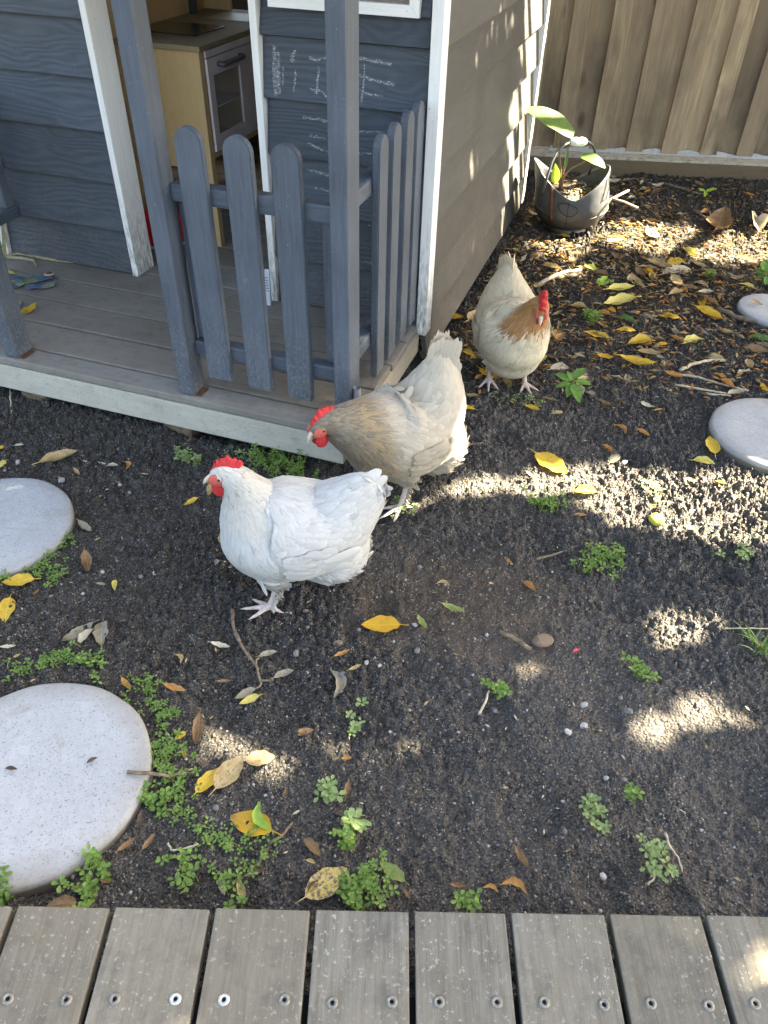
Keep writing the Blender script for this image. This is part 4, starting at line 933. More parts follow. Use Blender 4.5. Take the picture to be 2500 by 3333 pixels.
h1 = G(905, 1975); hd1 = np.array([-1, -0.06])
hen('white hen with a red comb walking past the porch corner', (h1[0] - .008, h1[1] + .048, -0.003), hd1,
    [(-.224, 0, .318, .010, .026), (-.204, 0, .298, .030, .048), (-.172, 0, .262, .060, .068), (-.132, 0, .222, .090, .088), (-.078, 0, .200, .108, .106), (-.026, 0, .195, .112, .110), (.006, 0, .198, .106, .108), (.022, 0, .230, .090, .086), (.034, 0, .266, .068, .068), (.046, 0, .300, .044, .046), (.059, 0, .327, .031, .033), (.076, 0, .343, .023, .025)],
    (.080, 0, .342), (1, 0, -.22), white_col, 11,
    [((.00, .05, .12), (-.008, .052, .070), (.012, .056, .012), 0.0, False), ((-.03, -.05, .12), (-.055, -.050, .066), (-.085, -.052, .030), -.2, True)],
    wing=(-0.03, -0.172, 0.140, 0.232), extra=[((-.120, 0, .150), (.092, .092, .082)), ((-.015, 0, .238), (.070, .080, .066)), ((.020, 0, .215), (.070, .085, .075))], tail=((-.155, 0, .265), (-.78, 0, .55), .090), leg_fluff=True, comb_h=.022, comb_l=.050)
h2 = G(1290, 1600); hd2 = np.array([-.85, -.53]); hd2 /= np.linalg.norm(hd2)
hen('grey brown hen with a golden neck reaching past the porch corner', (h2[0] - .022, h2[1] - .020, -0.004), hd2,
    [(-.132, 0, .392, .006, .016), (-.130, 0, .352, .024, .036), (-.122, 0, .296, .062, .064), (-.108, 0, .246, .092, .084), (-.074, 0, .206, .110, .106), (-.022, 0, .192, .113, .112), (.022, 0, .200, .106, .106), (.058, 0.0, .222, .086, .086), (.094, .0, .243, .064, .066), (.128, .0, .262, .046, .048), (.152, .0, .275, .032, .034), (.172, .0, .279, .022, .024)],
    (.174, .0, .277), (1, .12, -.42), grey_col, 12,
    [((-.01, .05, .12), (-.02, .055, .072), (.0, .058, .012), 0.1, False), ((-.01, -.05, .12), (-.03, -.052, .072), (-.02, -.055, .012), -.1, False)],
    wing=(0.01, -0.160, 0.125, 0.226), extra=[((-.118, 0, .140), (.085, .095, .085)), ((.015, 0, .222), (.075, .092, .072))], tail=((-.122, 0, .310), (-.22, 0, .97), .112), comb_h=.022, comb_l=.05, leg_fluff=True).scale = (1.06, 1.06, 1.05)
h3 = G(1665, 1245); hd3 = np.array([.16, -.987]); hd3 /= np.linalg.norm(hd3)
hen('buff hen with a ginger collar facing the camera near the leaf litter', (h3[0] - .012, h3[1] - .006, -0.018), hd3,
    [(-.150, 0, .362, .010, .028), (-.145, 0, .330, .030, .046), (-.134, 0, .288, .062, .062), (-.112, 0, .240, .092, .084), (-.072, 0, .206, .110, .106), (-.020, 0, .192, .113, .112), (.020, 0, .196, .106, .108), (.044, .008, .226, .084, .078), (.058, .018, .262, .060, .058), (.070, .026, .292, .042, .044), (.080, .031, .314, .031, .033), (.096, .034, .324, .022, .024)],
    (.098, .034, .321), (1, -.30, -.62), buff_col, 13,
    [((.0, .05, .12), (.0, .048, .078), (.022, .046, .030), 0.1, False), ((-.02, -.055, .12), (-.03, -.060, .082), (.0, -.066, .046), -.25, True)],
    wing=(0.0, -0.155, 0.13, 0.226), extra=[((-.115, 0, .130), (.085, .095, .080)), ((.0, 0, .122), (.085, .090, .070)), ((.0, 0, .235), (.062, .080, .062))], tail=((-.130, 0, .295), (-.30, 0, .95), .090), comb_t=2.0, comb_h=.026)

# ================================================================== play kitchen inside the house
kt = empty('play_kitchen', HL(-1.03, 0.95, ZP), HA); tag(kt, 'wooden play kitchen with hob, sink and glazed door inside the playhouse', 'play kitchen')
def kb(name, lo, hi, mat, b=0.002, parent=kt, rot=None):
    lo = (lo[0] + 1.03, lo[1] - .95, lo[2] - ZP); hi = (hi[0] + 1.03, hi[1] - .95, hi[2] - ZP)
    return box(name, parent, lo, hi, mat, b, rot)
kb('side_panel', (-1.175, 0.948, 0.42), (-0.885, 0.958, 0.786), M_PLY, 0.001)
kb('leg', (-0.8845, 0.944, 0.15), (-0.860, 0.972, 0.786), M_PLY)
kb('leg', (-1.200, 0.944, 0.15), (-1.176, 0.972, 0.786), M_PLY)
kb('leg', (-0.8845, 1.62, 0.15), (-0.860, 1.65, 0.786), M_PLY); kb('leg', (-1.200, 1.62, 0.15), (-1.176, 1.65, 0.786), M_PLY)
kb('worktop', (-1.215, 0.935, 0.787), (-0.850, 1.665, 0.803), M_COUNTER, 0.003)
kb('drawer_front', (-0.8595, 0.974, 0.764), (-0.852, 1.62, 0.785), M_LILAC, 0.001)
kb('carcass_floor', (-1.17, 0.96, 0.470), (-0.866, 1.62, 0.480), M_PLY, 0.001)
kb('bottom_rail', (-0.884, 0.9725, 0.455), (-0.862, 1.62, 0.4695), M_PLY, 0.001)
kb('back_panel', (-1.175, 0.96, 0.42), (-1.168, 1.62, 0.786), M_PLY, 0.001)
kb('shelf', (-1.16, 0.975, 0.600), (-0.875, 1.25, 0.606), M_LILAC, 0.001)
kb('divider', (-1.166, 1.262, 0.48), (-0.866, 1.270, 0.786), M_PLY, 0.001)
kb('drawer_front', (-0.8595, 1.258, 0.478), (-0.852, 1.62, 0.761), M_LILAC, 0.001)
dr = empty('oven_door'); dr.parent = kt
for lo, hi in (((-0.8595, 0.9745, 0.478), (-0.850, 1.009, 0.761)), ((-0.8595, 1.196, 0.478), (-0.850, 1.2555, 0.761)), ((-0.8595, 1.0095, 0.478), (-0.8505, 1.1955, 0.527)), ((-0.8595, 1.0095, 0.709), (-0.8505, 1.1955, 0.761))):
    kb('door_frame', lo, hi, M_LILAC, 0.001, dr)
kb('door_glass', (-0.857, 1.0085, 0.526), (-0.8545, 1.1965, 0.710), M_GLASS, 0, dr)
hb = MB(); s0 = np.array([1.03, -.95, -ZP])
hb.tube([np.array(p) + s0 for p in ((-.852, 1.045, .737), (-.832, 1.047, .737), (-.830, 1.058, .737), (-.830, 1.185, .737), (-.832, 1.196, .737), (-.852, 1.198, .737))], .0085, 8)
hb.build('handle', M_HANDLE, dr, True)
kb('hob', (-1.185, 1.085, 0.8035), (-0.945, 1.29, 0.8075), M_HOB, 0.002)
sk = MB(); sk.add([(a + 1.03, b - .95, z - ZP) for a, b, z in ((-1.12, 1.40, .8045), (-.90, 1.40, .8045), (-.90, 1.60, .8045), (-1.12, 1.60, .8045), (-1.10, 1.42, .8046), (-.92, 1.42, .8046), (-.92, 1.58, .8046), (-1.10, 1.58, .8046), (-1.09, 1.43, .76), (-.93, 1.43, .76), (-.93, 1.57, .76), (-1.09, 1.57, .76))],
    [(0, 1, 5, 4), (1, 2, 6, 5), (2, 3, 7, 6), (3, 0, 4, 7)])
sk.build('sink_rim', M_COUNTER, kt)
kb('sink_bowl', (-1.10, 1.42, 0.8036), (-.92, 1.58, 0.8042), M_SINK, 0.0)
tp = MB(); tp.tube([np.array(p) + s0 for p in ((-1.19, 1.50, .803), (-1.19, 1.50, .98), (-1.18, 1.50, 1.01), (-1.14, 1.50, 1.025), (-1.10, 1.50, 1.01), (-1.095, 1.50, .985))], .016, 12); tp.build('tap', M_HANDLE, kt, True)
kb('splashback', (-1.235, 0.96, 0.42), (-1.217, 1.66, 1.25), M_PLY, 0.002)
for w in (0.955, 1.63): kb('upright', (-1.236, w, 0.803), (-1.10, w + 0.016, 1.25), M_PLY, 0.002)
# things on the floor inside
def hthing(name, u, w, z, label, cat_, rz=0):
    t = empty(name, HL(u, w, z), HA + rz); return tag(t, label, cat_)
rt = hthing('red_toy_box', -1.055, 0.86, ZP, 'red plastic toy crate with two studs behind the door jamb', 'toy')
box('crate_body', rt, (-.07, -.03, .012), (.06, .07, .115), M_RED, .008)
for x in (-.035, .02):
    V, F = lathe([(.020, .113), (.020, .133), (.016, .137), (.008, .1365), (.007, .128), (.0001, .127)], 18); ob('stud', mesh('stud', V, F, M_RED, True), rt, (x, 0.0, 0))
for z in (.03, .055, .08): box('rib', rt, (-.071, -.0315, z), (.061, .0715, z + .005), M_RED, .002)
box('base_strip', rt, (-.068, -.028, .0005), (.058, .068, .0115), M_BLUEP, .003)
box('crate_lid', rt, (-.03, .03, .1155), (.045, .068, .155), M_RED, .006)
yt = hthing('yellow_toy_bat', -1.13, 0.98, ZP, 'yellow plastic toy bat with a round end leaning behind the red crate', 'toy')
m = MB(); m.tube([(.05, -.02, .003), (.03, 0, .10), (0.0, .01, .20), (-.012, .012, .24)], [.013, .017, .014, .013], 12); m.build('shaft', M_YELLOWP, yt, True)
m = MB(); m.ellipsoid((-.02, .012, .285), (.032, .032, .045)); m.build('round_end', M_YELLOWP, yt, True)
ps = hthing('plastic_strip', -0.487, 0.585, ZP, 'pale blue notched plastic strip leaning against the door jamb', 'plastic strip')
_ps = box('strip_body', ps, (-.0085, -.003, 0), (.0085, .003, .118), M_BLUEP, .001, (-.10, 0, 0)); _ps.location = (0, -0.012, 0.060)
for k in range(6):
    o = box('notch', ps, (-.005, -.0006, -.0011), (.006, .0006, .0011), M_HANDLE, 0, (-.10, 0, 0)); o.location = (0.0, -.0158 + .0011 * (-k), .050 + k * .0095)
pp = tag(empty('metal_pipe', HL(0.026, 0.024, 0), HA), 'short grey metal pipe standing upright beside the porch corner post', 'pipe')
V, F = lathe([(.0105, -.02), (.0105, .262), (.0085, .262), (.0085, .10), (.0001, .10)], 20); ob('pipe_tube', mesh('pipe_tube', V, F, M_PIPE, True), pp)
m = MB(); m.tube([(0, 0, .20), (0, 0, .212)], .0125, 16); m.build('pipe_collar', M_PIPE, pp, True)
# painted paper fish-like toy and leaf on the porch floor
def paintmat():
    q = NT('painted_paper'); v = q.co(); c = q.voro(38, v, out='Color'); s = q.new('ShaderNodeSeparateColor'); q.l.new(c, s.inputs[0]); n = q.noise(80, 3, .6, v)
    k = q.ramp(s.outputs[0], [(0, (.05, .09, .14)), (.3, (.06, .15, .11)), (.5, (.20, .20, .16)), (.7, (.07, .11, .22)), (.85, (.24, .19, .08)), (1, (.16, .16, .15))], 'CONSTANT')
    return q.done(q.mix(q.ramp(n, [(.5, 0), (.7, .6)]), k, (.10, .09, .07)), .75)
M_PAINT = paintmat()
def flat_shape(name, pts, z, th, mat, parent, crumple=.004):
    bm = bmesh.new(); vs = [bm.verts.new((x, y, z + random.uniform(0, crumple))) for x, y in pts]; fc = bm.faces.new(vs)
    r_ = bmesh.ops.extrude_face_region(bm, geom=[fc]); bmesh.ops.translate(bm, vec=(0, 0, th), verts=[e for e in r_['geom'] if isinstance(e, bmesh.types.BMVert)])
    bmesh.ops.triangulate(bm, faces=bm.faces); bmesh.ops.recalc_face_normals(bm, faces=bm.faces); return ob(name, bm_mesh(name, bm, mat), parent)
c4 = cz(0, 850, .3014)
def onporch(pts): return [tuple(toH(G(*c4(*p), ZP))[:2]) for p in pts]
fish = empty('painted_cutout', HO, HA); tag(fish, 'painted crumpled paper creature with a round eye lying on the porch boards', 'paper toy')
flat_shape('paper_body', onporch([(60, 190), (180, 210), (300, 205), (400, 165), (500, 160), (600, 175), (590, 215), (500, 235), (380, 255), (280, 285), (160, 310), (90, 300)]), ZP + .003, .003, M_PAINT, fish, .012)
flat_shape('paper_fin', onporch([(280, 290), (380, 290), (480, 270), (600, 255), (600, 295), (520, 310), (380, 330), (290, 335)]), ZP + .003, .002, M_PAINT, fish, .010)
flat_shape('paper_fin', onporch([(60, 470), (190, 455), (260, 470), (240, 505), (190, 510), (90, 520)]), ZP + .003, .002, M_PAINT, fish, .010)
e = np.array(onporch([(548, 195)])[0])
V, F = lathe([(.0001, .003), (.014, .003), (.018, .0)], 18); ob('paper_eye', mesh('paper_eye', V, F, simple('eye_ring', (.36, .30, .22), .7), True), fish, (e[0], e[1], ZP + .019))
V, F = lathe([(.0001, .0045), (.011, .004), (.0115, .002)], 18); ob('paper_eye', mesh('paper_eye', V, F, simple('eye_rust', (.13, .05, .03), .7), True), fish, (e[0], e[1], ZP + .019))

# ================================================================== coal scuttle and its plant
sc0 = G(1848, 738, 0); SCY = sc0[1]
sct = empty('coal_scuttle', (sc0[0], sc0[1], 0), math.radians(-6)); tag(sct, 'old galvanised coal scuttle with a porcelain handle holding a leafy plant', 'planter')
def rim_h(ph_):
    c = math.cos(ph_); return 0.160 + (0.108 * max(0, c) ** 1.1 if c > 0 else 0.122 * max(0, -c) ** 1.6)
def sc_pt(ph_, v, inset=0.0):
    c, s = math.cos(ph_), math.sin(ph_); H = rim_h(ph_); z = 0.016 + (H - 0.016) * v
    zz = max(0.0, z - .016) / .15; sw = 0.60 + 0.40 * math.sin(min(1, zz / .62) * math.pi / 2) ** .75
    rx = (0.165 + (0.0 if c > 0 else 0.050 * max(0, v - .45) ** 1.3)) * sw - inset; ry = 0.142 * sw - inset
    if c > 0 and v > .4: rx -= .045 * (v - .4) * c
    return (rx * c - .004, ry * s, z)
NP, NV = 56, 14; V = []; F = []
for j in range(NV):
    for k in range(NP): V.append(sc_pt(2 * math.pi * k / NP, j / (NV - 1)))
for j in range(NV):
    for k in range(NP): V.append(tuple(np.array(sc_pt(2 * math.pi * k / NP, 1 - j / (NV - 1), .0035)) + [0, 0, .0015 if j == 0 else .004]))
for j in range(2 * NV - 1):
    for k in range(NP): F.append((j * NP + k, j * NP + (k + 1) % NP, (j + 1) * NP + (k + 1) % NP, (j + 1) * NP + k))
F.append(tuple(range(NP - 1, -1, -1))); F.append(tuple((2 * NV - 1) * NP + k for k in range(NP)))
ob('bucket_body', mesh('bucket_body', V, F, M_ZINC, True), sct)
V, F = lathe([(.088, -.006), (.090, .002), (.080, .018), (.070, .018)], 28); ob('foot_ring', mesh('foot_ring', V, F, M_ZINC, True), sct)
mb = MB(); mb.tube([np.array(sc_pt(2 * math.pi * k / 56, 1.0)) for k in range(57)], .0026, 8, False); mb.build('rolled_rim', M_ZINC, sct, True)
mb = MB(); mb.tube([sc_pt(2 * math.pi * k / 56, .34, -.0008) for k in range(57)], .0016, 6, False); mb.build('seam', M_ZINC, sct, True)
mb = MB(); pr = [sc_pt(math.radians(236), v, -.002) for v in (.25, .45, .65, .85, 1.0)]; mb.tube(pr, .0085, 8); mb.build('lug_strap', M_RUST, sct, True)
# soil and chips inside
V = [(0, 0, .158)] ; F = []
for k in range(40):
    x, y, z = sc_pt(2 * math.pi * k / 40, .62, .006); V.append((x * .97, y * .97, .150 + random.uniform(-.004, .006)))
for k in range(40): F.append((0, 1 + k, 1 + (k + 1) % 40))
ob('potting_soil', mesh('potting_soil', V, F, M_SOIL), sct)
hdl = empty('handle'); hdl.parent = sct
def sl(p): q = np.asarray(p) - sc0; c, s = math.cos(math.radians(6)), math.sin(math.radians(6)); return np.array([c * q[0] - s * q[1], s * q[0] + c * q[1], q[2]])
ch = cz(1700, 300, .2079)
hpts = [sl(atY(*ch(x, y), SCY + dy)) for x, y, dy in ((320, 1570, -.115), (400, 1300, -.09), (470, 1080, -.07), (560, 910, -.05), (660, 825, -.03), (770, 780, -.01), (900, 770, .01), (1020, 775, .02), (1100, 820, .04), (1140, 930, .06), (1125, 1040, .075), (1085, 1150, .09), (1040, 1280, .11))]
mb = MB(); mb.tube(hpts, .0058, 10); mb.build('handle_bar', M_ZINC, hdl, True)
g0, g1 = hpts[5], hpts[7]; gd = (g1 - g0); gl = np.linalg.norm(gd)
V, F = lathe([(.006, -.004), (.011, 0), (.0155, .008), (.0195, .018), (.0200, .028), (.0175, .035), (.0190, .038), (.0175, .041), (.0205, .050), (.0190, .062), (.0150, .071), (.0115, .077), (.006, .080)], 20)
go = ob('grip', mesh('grip', V, F, M_PORC, True), hdl, tuple(g0 - gd / gl * .004)); go.rotation_euler = Vector(gd).to_track_quat('Z', 'Y').to_euler()
for k in range(14):
    th = random.uniform(0, 6.28); zz = random.choice((.018, .021, .024, .048, .051, .054)); m = MB(); m.ellipsoid((.0192 * math.cos(th), .0192 * math.sin(th), zz), (.0016, .0016, .0022), 8, 5); m.build('glaze_mark', M_BLUE, go, True)
mb = MB(); a = [sc_pt(math.radians(t), v, -.003) for t, v in ((330, .95), (325, .80), (318, .62), (330, .60), (342, .74), (338, .90), (352, .93), (2, .97))]; mb.tube(a, .0016, 6)
mb.tube([sc_pt(math.radians(262), v, -.003) for v in (1.0, .8, .6, .35, .1)], .0011, 6); mb.tube([sc_pt(math.radians(262 + 14 * math.cos(t)), .70 + .17 * math.sin(t), -.003) for t in np.linspace(0, 6.28, 18)], .0012, 6)
mb.build('string_tie', M_STRING, sct, True)

def blade(P0, P1, width, mat, parent, name='leaf', fold=.25, sag=.0, normal=(0, -.4, 1), heart=False, n=10, wob=.0):
    """a leaf blade between two points"""
    P0 = np.array(P0, float); P1 = np.array(P1, float); d = P1 - P0; L = np.linalg.norm(d); d /= L; n_ = np.array(normal, float); n_ -= d * (n_ @ d); n_ /= np.linalg.norm(n_); s = np.cross(n_, d)
    V = []; F = []
    for i in range(n + 1):
        u = i / n; w = (math.sin(math.pi * u ** (.72)) ** .85 if not heart else (math.sin(math.pi * min(1, u * .9 + .1)) ** .7)) * width / 2 + .0002
        for k, q in enumerate((-1, -.5, 0, .5, 1)):
            V.append(d * (L * u) + s * (w * q) + n_ * (fold * w * abs(q) - sag * L * 4 * (u - .5) ** 2 + sag * L + wob * math.sin(u * 14 + q * 3) * w))
    for i in range(n):
        for k in range(4): F.append((i * 5 + k, i * 5 + k + 1, i * 5 + k + 6, i * 5 + k + 5))
    return ob(name, mesh(name, V, F, mat, True), parent, tuple(P0))
pot = empty('potted_arum', tuple(sc0 + [0, 0, .155])); tag(pot, 'arum plant with one large pale lit leaf growing in the scuttle', 'potted plant')
M_STEM = simple('plant_stem', (.16, .10, .05), .5, .4, 0, 40, .3)
def lp(x, y, dy): return np.array(atY(*ch(x, y), SCY + dy)) - sc0 - np.array([0, 0, .155])
st0 = lp(590, 1500, -.02)
for pts in (((590, 1500, -.02), (600, 1200, -.02), (575, 900, -.02), (535, 585, -.01)), ((610, 1480, -.02), (650, 1320, -.02), (760, 1200, 0), (980, 1085, .02)), ((600, 1480, -.02), (640, 1260, -.01), (690, 1050, 0), (720, 860, .01))):
    q = [lp(*p) for p in pts]; m = MB(); m.tube(q, [.0065, .0055, .0042, .003], 8); m.build('stem', M_STEM, pot, True)
blade(lp(800, 680, -.02), lp(45, 255, .02), .105, leafmat('arum_leaf', (.11, .20, .04), (.19, .29, .08), (.07, .15, .025), .3, .4), pot, 'leaf', .12, .06, (.25, -.55, 1), True, 14, .03)
blade(lp(930, 1000, .02), lp(1300, 1190, -.02), .075, LM['plant'], pot, 'leaf', .15, .08, (.1, -.3, 1), True, 12, .03)
blade(lp(520, 1425, -.03), lp(512, 1110, -.05), .040, LM['lime'], pot, 'leaf', .2, .02, (.1, -1, .2))
blade(lp(650, 1220, -.01), lp(722, 845, .01), .016, LM['plant'], pot, 'leaf', .5, .02, (.3, -1, .1))

# ================================================================== fallen leaves
def leaf_mesh(name, aspect=.45, fold=.3, curl=.15, twist=.0, ragged=0.0, petiole=.18, bow=0.0, seed=0):
    r = random.Random(seed); n = 12; V = []; F = []
    for i in range(n + 1):
        u = i / n; w = aspect / 2 * (math.sin(math.pi * u ** .85) ** .8) + .002
        for k, q in enumerate((-1, -.5, 0, .5, 1)):
            wq = w * q * (1 - ragged * r.random() * (abs(q) == 1)); x = u; y = wq + bow * (4 * u * (1 - u)); z = fold * w * q * q + curl * (4 * (u - .5) ** 2) * .35 + twist * (u - .5) * q * w + r.uniform(-.006, .006)
            V.append((x, y + .012 * math.sin(u * 21 + seed) * q * q, z + .02 * math.sin(u * 16 + seed * 2 + 3 * q) * abs(q)))
    for i in range(n):
        for k in range(4): F.append((i * 5 + k, i * 5 + k + 1, i * 5 + k + 6, i * 5 + k + 5))
    m = MB(); m.add(V, F)
    z0 = curl * .35
    if petiole: m.tube([(.02, 0, z0 - .004), (-petiole * .5, .01, z0 - .01), (-petiole, .02, z0 - .02)], [.014, .011, .013], 5)
    me = m.mesh(name, None, True); return me
LS = [leaf_mesh('fallen_leaf%d' % i, *a, seed=i) for i, a in enumerate([(.46, .25, .10), (.42, .5, .25, .3), (.5, .2, -.12, .5), (.38, .8, .3, .2), (.44, 1.1, .1, .6, .1), (.5, .35, .4, -.5, .25), (.30, .9, .5, .3), (.46, .6, -.2, -.6, .35), (.36, 1.4, .15, .4), (.40, .4, .7, .6, .1)])]
LC = leaf_mesh('fallen_leaf_c', .30, .7, .05, .2, 0, .1, .28, 50)       # crescent
LB = leaf_mesh('fallen_leaf_b', .56, .22, .08, .1, 0, .22, 0, 51)       # broad flat
leafcount = 0
_mc = {}
def leaf(P0, P1, shape, matname, label=None, group=None, z=None, tilt=0.0, lift=0.004):
    """fallen leaf from stalk end to tip, given as points on the ground"""
    global leafcount
    P0 = np.array(P0, float); P1 = np.array(P1, float); d = P1 - P0; L = math.hypot(d[0], d[1]); m = (P0 + P1) / 2
    key_ = (shape.name, matname)
    if key_ not in _mc: _mc[key_] = shape.copy(); _mc[key_].materials.clear(); _mc[key_].materials.append(fallen_mat(matname))
    me = _mc[key_]
    if z is None: z = max(gz(m[0], m[1]), (gz(P0[0], P0[1]) + gz(P1[0], P1[1])) / 2, 0.0) + lift
    o = ob('fallen_leaf', me, None, (P0[0], P0[1], z), (tilt, random.uniform(-.06, .06), math.atan2(d[1], d[0])), (L, L, L))
    tag(o, label or 'small dry leaf lying on the bare soil', 'leaf', group or ('fallen leaves on the soil' if label else 'small dry leaves scattered on bare soil')); leafcount += 1
    return o
def leafs(c, x0, y0, x1, y1, k, matname, label=None, z=None, tilt=0.0, grow=1.0, group=None):
    A, B = G(*c(x0, y0), z or 0), G(*c(x1, y1), z or 0); m = (A + B) / 2; A = m + (A - m) * grow; B = m + (B - m) * grow
    return leaf(A, B, LC if k == 'c' else LB if k == 'b' else LS[k], matname, label, group, z=z, tilt=tilt)
cS = cz(0, 0, 1); c7 = cz(1700, 600, .4822); cR7 = cz(1450, 780, .27125); c6_ = cz(0, 1450, .3165); c5_ = cz(600, 1400, .452)
# near leaves, one by one
leafs(cA, 612, 248, 752, 342, 'b', 'yellow', 'largest plain yellow leaf on the soil above the sunny strip')
leafs(cA, 885, 425, 770, 430, 4, 'lemon', 'folded bright lemon leaf lying in the sunny strip')
leafs(cz(600, 1400, .452), 1555, 1412, 1275, 1408, 'b', 'gold', 'golden yellow leaf lying alone below the white hen tail')
leafs(cM, 190, 1705, 445, 1535, 'b', 'spotted', 'yellow leaf with black spots beside the tallest weed near the deck', grow=1.05)
leafs(cM, 815, 1610, 655, 1480, 1, 'olive', 'pale green leaf arched against the tallest weed near the deck')
leafs(cL, 1060, 890, 1185, 750, 0, 'yellow', 'yellow leaf overlapping a tan leaf beside the clover')
leafs(cL, 1165, 868, 1312, 690, 'b', 'tan', 'tan leaf partly under the yellow leaf beside the clover')
leafs(cL, 1325, 712, 1492, 700, 'b', 'tan', 'flat tan leaf at the edge of the lowest sun patch')
leafs(cL, 1465, 1092, 1250, 1012, 'b', 'gold', 'brown edged golden leaf touching a curled green leaf', grow=1.05)
leafs(cL, 1470, 1085, 1415, 940, 'c', 'green', 'curled bright green leaf beside a golden leaf', grow=1.1)
leafs(cL, 1005, 555, 942, 605, 2, 'yellow', 'small yellow leaf lying on the clover mat')
leafs(cL, 1400, 155, 1500, 128, 3, 'grey', 'grey green leaf at the top of the forked twig')
leafs(cL, 1480, 272, 1592, 232, 3, 'grey', 'grey leaf on the side shoot of the forked twig')
leafs(cL, 1380, 328, 1268, 385, 1, 'grey', 'grey leaf at the lower end of the forked twig')
leafs(cL, 1402, 365, 1292, 412, 1, 'lemon', 'sunlit yellow leaf scrap below the forked twig')
leafs(c6_, 440, 235, 800, 115, 3, 'tan', 'long brown and tan leaf lying above the cut off stepping stone', grow=1.1)
leafs(c6_, 375, 1430, 48, 1470, 'b', 'yellow', 'dull yellow leaf beside the clover under the cut off stepping stone')
leafs(c6_, 110, 1590, 60, 1850, 2, 'yellow', 'broken yellow leaf at the picture edge between two stepping stones')
leafs(c6_, 960, 1870, 668, 2040, 5, 'grey', 'large torn grey leaf on the soil above the big stepping stone', grow=1.1)
leafs(c6_, 1062, 1830, 1052, 2110, 7, 'grey', 'grey leaf with a pale tip beside the large torn leaf')
leafs(c6_, 975, 1920, 810, 2090, 7, 'pale', 'pale cream leaf scrap under the large torn leaf')
leafs(c6_, 60, 40, -60, 90, 2, 'yellow', 'yellow leaf tip at the picture edge above the stepping stone')
leafs(c6_, 60, 170, -40, 270, 2, 'lemon', 'lower yellow leaf at the picture edge above the stepping stone')
leafs(c5_, 100, 510, 0, 560, 1, 'yellow', 'small curled yellow leaf in front of the white hen breast')
leafs(c5_, 192, 430, 185, 520, 6, 'tan', 'narrow tan leaf hanging just below the white hen beak')
leafs(c5_, 275, 745, 268, 835, 7, 'tan', 'small tan scrap beside the white hen breast')
leafs(c6_, 1275, 190, 1300, 285, 'c', 'orange', 'small curled orange leaf between the porch and the white hen')
leafs(cD, 430, 60, 492, 82, 'c', 'orange', 'short orange crescent leaf just beyond the deck edge', grow=1.1)
leafs(cD, 503, 45, 618, 92, 'c', 'orange', 'long orange crescent leaf just beyond the deck edge')
leafs(cz(0, 2850, .7535), 335, 118, 203, 132, 2, 'brown', 'pinkish brown leaf tucked at the deck end below the big stepping stone')
